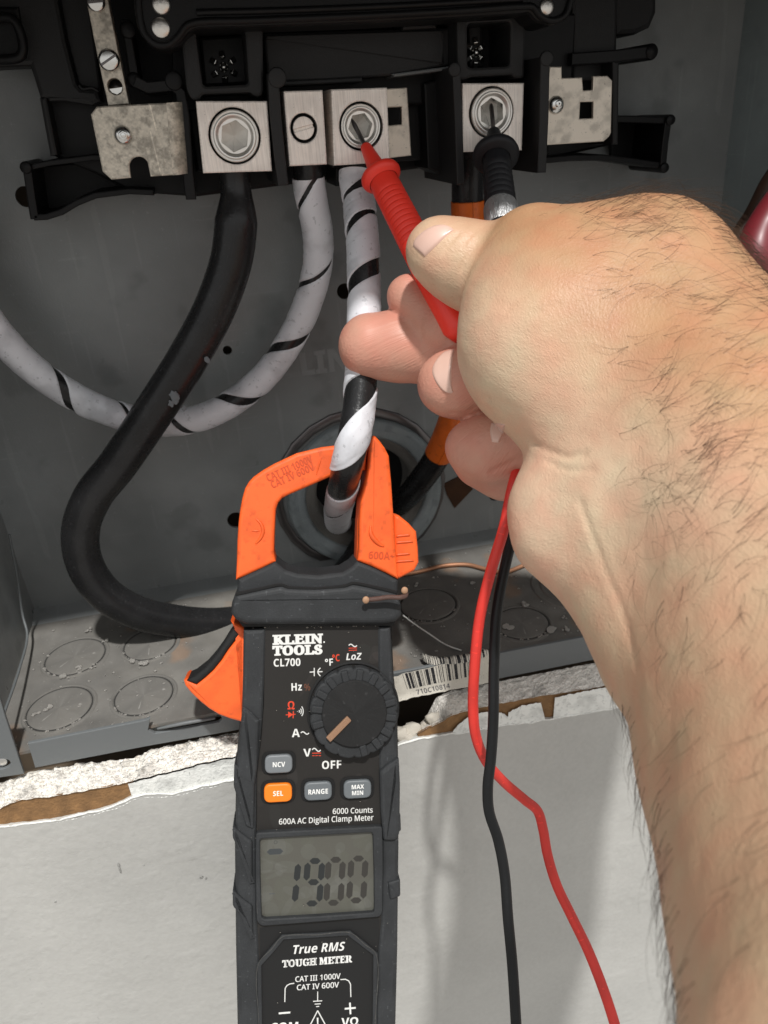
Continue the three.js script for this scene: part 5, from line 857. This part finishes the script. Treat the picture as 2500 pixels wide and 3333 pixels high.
  // fine folds of the skin: [line, depth, half width]
  const folds = [
    [[[1446, 815], [1468, 784], [1494, 757]], 0.00030, 0.0007], [[1508, 800], [1530, 768], [1556, 744]], [[1558, 842], [1590, 790], [1625, 750]], [[1500, 880], [1515, 846], [1545, 806]],
    [[[1735, 1446], [1790, 1470], [1850, 1486], [1900, 1476]], 0.00045, 0.0011], [[[1780, 1500], [1850, 1530], [1930, 1530]], 0.00025, 0.0009],
    [[[1600, 1535], [1650, 1512], [1698, 1490]], 0.0005, 0.0009], [[[1470, 1345], [1540, 1330], [1590, 1300]], 0.0003, 0.0009], [[[1372, 1030], [1370, 1100], [1376, 1180]], 0.00025, 0.0008],
    [[[1890, 1640], [1945, 1790], [2020, 1980], [2070, 2160]], 0.00035, 0.0012], [[[1620, 1050], [1680, 980], [1760, 930]], 0.00015, 0.0009], [[[1640, 1120], [1720, 1030], [1820, 990]], 0.00012, 0.0009],
    [[[1555, 1430], [1575, 1450], [1585, 1480]], 0.0002, 0.0006],
  ].map((f) => (typeof f[1] === 'number' ? f : [f, 0.00025, 0.0006])).map(([l, d, w]) => { const c = new THREE.CatmullRomCurve3(l.map(([x, y]) => touch(x, y))); return [Array.from({ length: 40 }, (_, i) => c.getPoint(i / 39)), d, w]; });
  const foldAt = (p) => { let s = 0; for (const [pts, d, w] of folds) { if (p.distanceTo(pts[20]) > 0.03) continue; let m = 1; for (const q of pts) m = Math.min(m, p.distanceToSquared(q)); if (m < 9 * w * w) s -= d * Math.exp(-m / (w * w)); } return s; };
  for (let i = 0; i < NV; i++) {
    v.set(P[3 * i], P[3 * i + 1], P[3 * i + 2]);
    const n = grad(v);
    // flesh is never quite even: broad dents, then creases across the thumb side
    const w = v.clone().sub(axA), al = w.dot(ax), ang = Math.atan2(w.dot(e2), w.dot(e1));
    const da = grp(v.x, v.y, v.z, K.arm, 0.01), fing = Math.min(grp(v.x, v.y, v.z, K.index, 0.004), grp(v.x, v.y, v.z, K.middle, 0.004), grp(v.x, v.y, v.z, K.ring, 0.004), grp(v.x, v.y, v.z, K.pinky, 0.004), grp(v.x, v.y, v.z, K.pinky2, 0.004));
    const fw = 1 - sstep(0.0005, 0.004, fing);
    const broad = n3(v.x * 55, v.y * 55, v.z * 55) * 0.00028 * (1 - fw) + n3(v.x * 150, v.y * 150, v.z * 150) * 0.00010;
    const fold = n3(v.x * 90 + 9, v.y * 420, v.z * 160) * 0.00006 * (1 - fw) + foldAt(v);
    P[3 * i] += n.x * (broad + fold); P[3 * i + 1] += n.y * (broad + fold); P[3 * i + 2] += n.z * (broad + fold);
    Nn[3 * i] = n.x; Nn[3 * i + 1] = n.y; Nn[3 * i + 2] = n.z;
    const dw = sstep(-0.018, 0.020, v.clone().sub(palmO).dot(dorsal)), thb = 1 - sstep(0.0, 0.004, grp(v.x, v.y, v.z, K.thumb, 0.004));
    let c = mix3([0.68, 0.475, 0.325], [0.44, 0.237, 0.125], dw);
    c = mix3(c, [0.53, 0.325, 0.20], sstep(0.05, 0.13, al) * 0.8 * (1 - dw));
    const hl = 1 - sstep(0.0, 0.012, grp(v.x, v.y, v.z, K.heel, 0.006)); c = mix3(c, [0.69, 0.44, 0.31], hl * 0.55);
    c = mix3(c, [0.64, 0.44, 0.30], thb * 0.5);
    c = mix3(c, [0.57, 0.285, 0.205], fw);
    const tipD = Math.min(...[K.index, K.middle, K.ring, K.pinky].map((q) => v.distanceTo(q[0][0].p))); c = mix3(c, [0.58, 0.255, 0.185], (1 - sstep(0.006, 0.02, tipD)) * 0.6);
    const mot = n3(v.x * 70, v.y * 70, v.z * 70) * 0.055 + n3(v.x * 210, v.y * 210, v.z * 210) * 0.045, redn = n3(v.x * 110 + 5, v.y * 110, v.z * 110) * 0.13 + n3(v.x * 300, v.y * 300 + 5, v.z * 300) * 0.05;
    Cc[3 * i] = c[0] * (1 + mot + redn * 0.2); Cc[3 * i + 1] = c[1] * (1 + mot - redn); Cc[3 * i + 2] = c[2] * (1 + mot - redn);
    Uv[2 * i] = al; Uv[2 * i + 1] = ang * 0.035;
  }
  const geo = new THREE.BufferGeometry();
  geo.setAttribute('position', new THREE.Float32BufferAttribute(P, 3)); geo.setAttribute('color', new THREE.BufferAttribute(Cc, 3)); geo.setAttribute('uv', new THREE.BufferAttribute(Uv, 2)); geo.setIndex(I);
  geo.computeVertexNormals();
  const skin = phys({ vertexColors: true, roughness: 0.46, specularIntensity: 0.8, bumpMap: skinBump, bumpScale: 0.00017 });
  const body = mesh('body', geo, skin, person);
  // finger nails: patches between two edges, lifted off the finger
  const nail = (A, B, lift, label) => {
    const a = new THREE.CatmullRomCurve3(A.map(([x, y]) => V3(x, y, 0))), b = new THREE.CatmullRomCurve3(B.map(([x, y]) => V3(x, y, 0))), N = 22, Mq = 14, pos = [], idx = [];
    for (let i = 0; i <= N; i++) for (let j = 0; j <= Mq; j++) {
      const s = i / N, t = j / Mq, p = a.getPoint(s).lerp(b.getPoint(s), t), q = touch(p.x, p.y), n = grad(q, 0.0015), e = Math.min(Math.min(s, 1 - s) * 9, Math.min(t, 1 - t) * 7, 1);
      q.addScaledVector(n, lerp(-0.0002, lift, Math.sqrt(e))); pos.push(q.x, q.y, q.z); if (i && j) { const k = i * (Mq + 1) + j, m = k - Mq - 1; idx.push(m - 1, m, k - 1, m, k, k - 1); }
    }
    const g = new THREE.BufferGeometry(); g.setAttribute('position', new THREE.Float32BufferAttribute(pos, 3)); g.setIndex(idx); g.computeVertexNormals();
    return part(mesh('nail', g, phys({ color: lin(0.67, 0.44, 0.355), roughness: 0.36, clearcoat: 0.5, clearcoatRoughness: 0.25, side: THREE.DoubleSide }), person), label);
  };
  nail([[1341, 802], [1348, 779], [1378, 750], [1413, 732], [1446, 730], [1476, 744]], [[1382, 836], [1392, 826], [1408, 810], [1434, 785], [1460, 762], [1480, 746]], 0.00022, 'broad pale thumb nail');
  nail([[1452, 1140], [1424, 1166], [1408, 1190], [1405, 1214], [1418, 1245], [1444, 1274], [1472, 1282]], [[1484, 1128], [1477, 1156], [1474, 1180], [1472, 1205], [1471, 1230], [1472, 1256], [1476, 1278]], 0.0004, 'nail of the ring finger, curled towards the palm');
  nail([[1598, 1374], [1594, 1404], [1601, 1440]], [[1645, 1380], [1640, 1409], [1623, 1443]], 0.0004, 'small nail of the little finger');
  // hair on the thumb side, the back of the wrist and along the forearm
  const hp = [], hi2 = [], toPx = (p) => { const q = p.clone().sub(EYE), z = -q.dot(BK); return [CX + FOCAL * q.dot(RX) / z, CY - FOCAL * q.dot(UPV) / z]; };
  let made = 0, tries = 0; const T = V3(), dirv = V3();
  while (made < 1450 && tries < 400000) {
    tries++;
    const i = Math.floor(rnd() * NV); v.set(P[3 * i], P[3 * i + 1], P[3 * i + 2]); const n = V3(Nn[3 * i], Nn[3 * i + 1], Nn[3 * i + 2]);
    const view = n.dot(EYE.clone().sub(v).normalize()); if (view < -0.45) continue;
    const [px, py] = toPx(v); if (px > 2640 || py > 3450 || py < 560 || px < 1640) continue;
    const edge = py < 1000 ? lerp(1700, 1990, clamp((py - 620) / 380, 0, 1)) : py < 1700 ? 2000 : py < 2300 ? lerp(2010, 2120, (py - 1700) / 600) : lerp(2080, 2230, (py - 2300) / 1000);
    let w = sstep(edge - 60, edge + 240, px) * (0.18 + 0.75 * sstep(0.0, 0.4, n3(px / 130, py / 130, 4)));
    w *= lerp(1, 0.16, sstep(1650, 2150, py)); if (py > 2250 && view < 0.25) w = 0.24; if (py < 960 && px > 1860 && view < 0.45) w = Math.max(w, 0.8); if (py < 720 && px > 1690 && px < 1920) w *= 1.5;
    if (rnd() > w * 0.8) continue;
    const down = sstep(1500, 2600, py), a = rr(-0.4, 0.4) - 0.12 + 0.5 * n3(px / 220, py / 220, 7);
    dirv.copy(RX).multiplyScalar(lerp(0.9, -0.62, down) * (rnd() < 0.2 && down < 0.5 ? -0.8 : 1)).addScaledVector(UPV, lerp(a, -0.55 + rr(-0.35, 0.35), down));
    dirv.addScaledVector(n, -dirv.dot(n)).normalize();
    const L = rr(0.006, 0.021) * (down > 0.5 ? 0.85 : 1), side = n.clone().cross(dirv).normalize(), curl = rr(0.8, 3.0) * (rnd() < 0.6 ? 1 : -1), lift = rr(0.22, 0.55), r0 = rr(0.000025, 0.00006), p = v.clone(), h = dirv.clone().addScaledVector(n, lift).normalize(), k0 = hp.length / 3, NS = 7;
    for (let s = 0; s <= NS; s++) {
      const r = r0 * (1 - 0.8 * s / NS), b1 = side, b2 = h.clone().cross(side).normalize();
      for (let c = 0; c < 3; c++) { const q = c * 2.0944; hp.push(p.x + (b1.x * Math.cos(q) + b2.x * Math.sin(q)) * r, p.y + (b1.y * Math.cos(q) + b2.y * Math.sin(q)) * r, p.z + (b1.z * Math.cos(q) + b2.z * Math.sin(q)) * r); if (s) { const o = k0 + s * 3, c2 = (c + 1) % 3; hi2.push(o - 3 + c, o - 3 + c2, o + c, o - 3 + c2, o + c2, o + c); } }
      p.addScaledVector(h, L / NS);
      const d = field(p.x, p.y, p.z); h.addScaledVector(side, curl / NS).addScaledVector(n, (-lift * 1.6 + (d < 0.0004 ? 0.9 : 0)) / NS).normalize();
    }
    made++;
  }
  const hg = new THREE.BufferGeometry(); hg.setAttribute('position', new THREE.Float32BufferAttribute(hp, 3)); hg.setIndex(hi2); hg.computeVertexNormals();
  const hair = mesh('arm_hair', hg, std({ color: lin(0.055, 0.032, 0.018), roughness: 0.85 }), person); hair.userData.kind = 'stuff';
}
renderer.render(scene, camera);
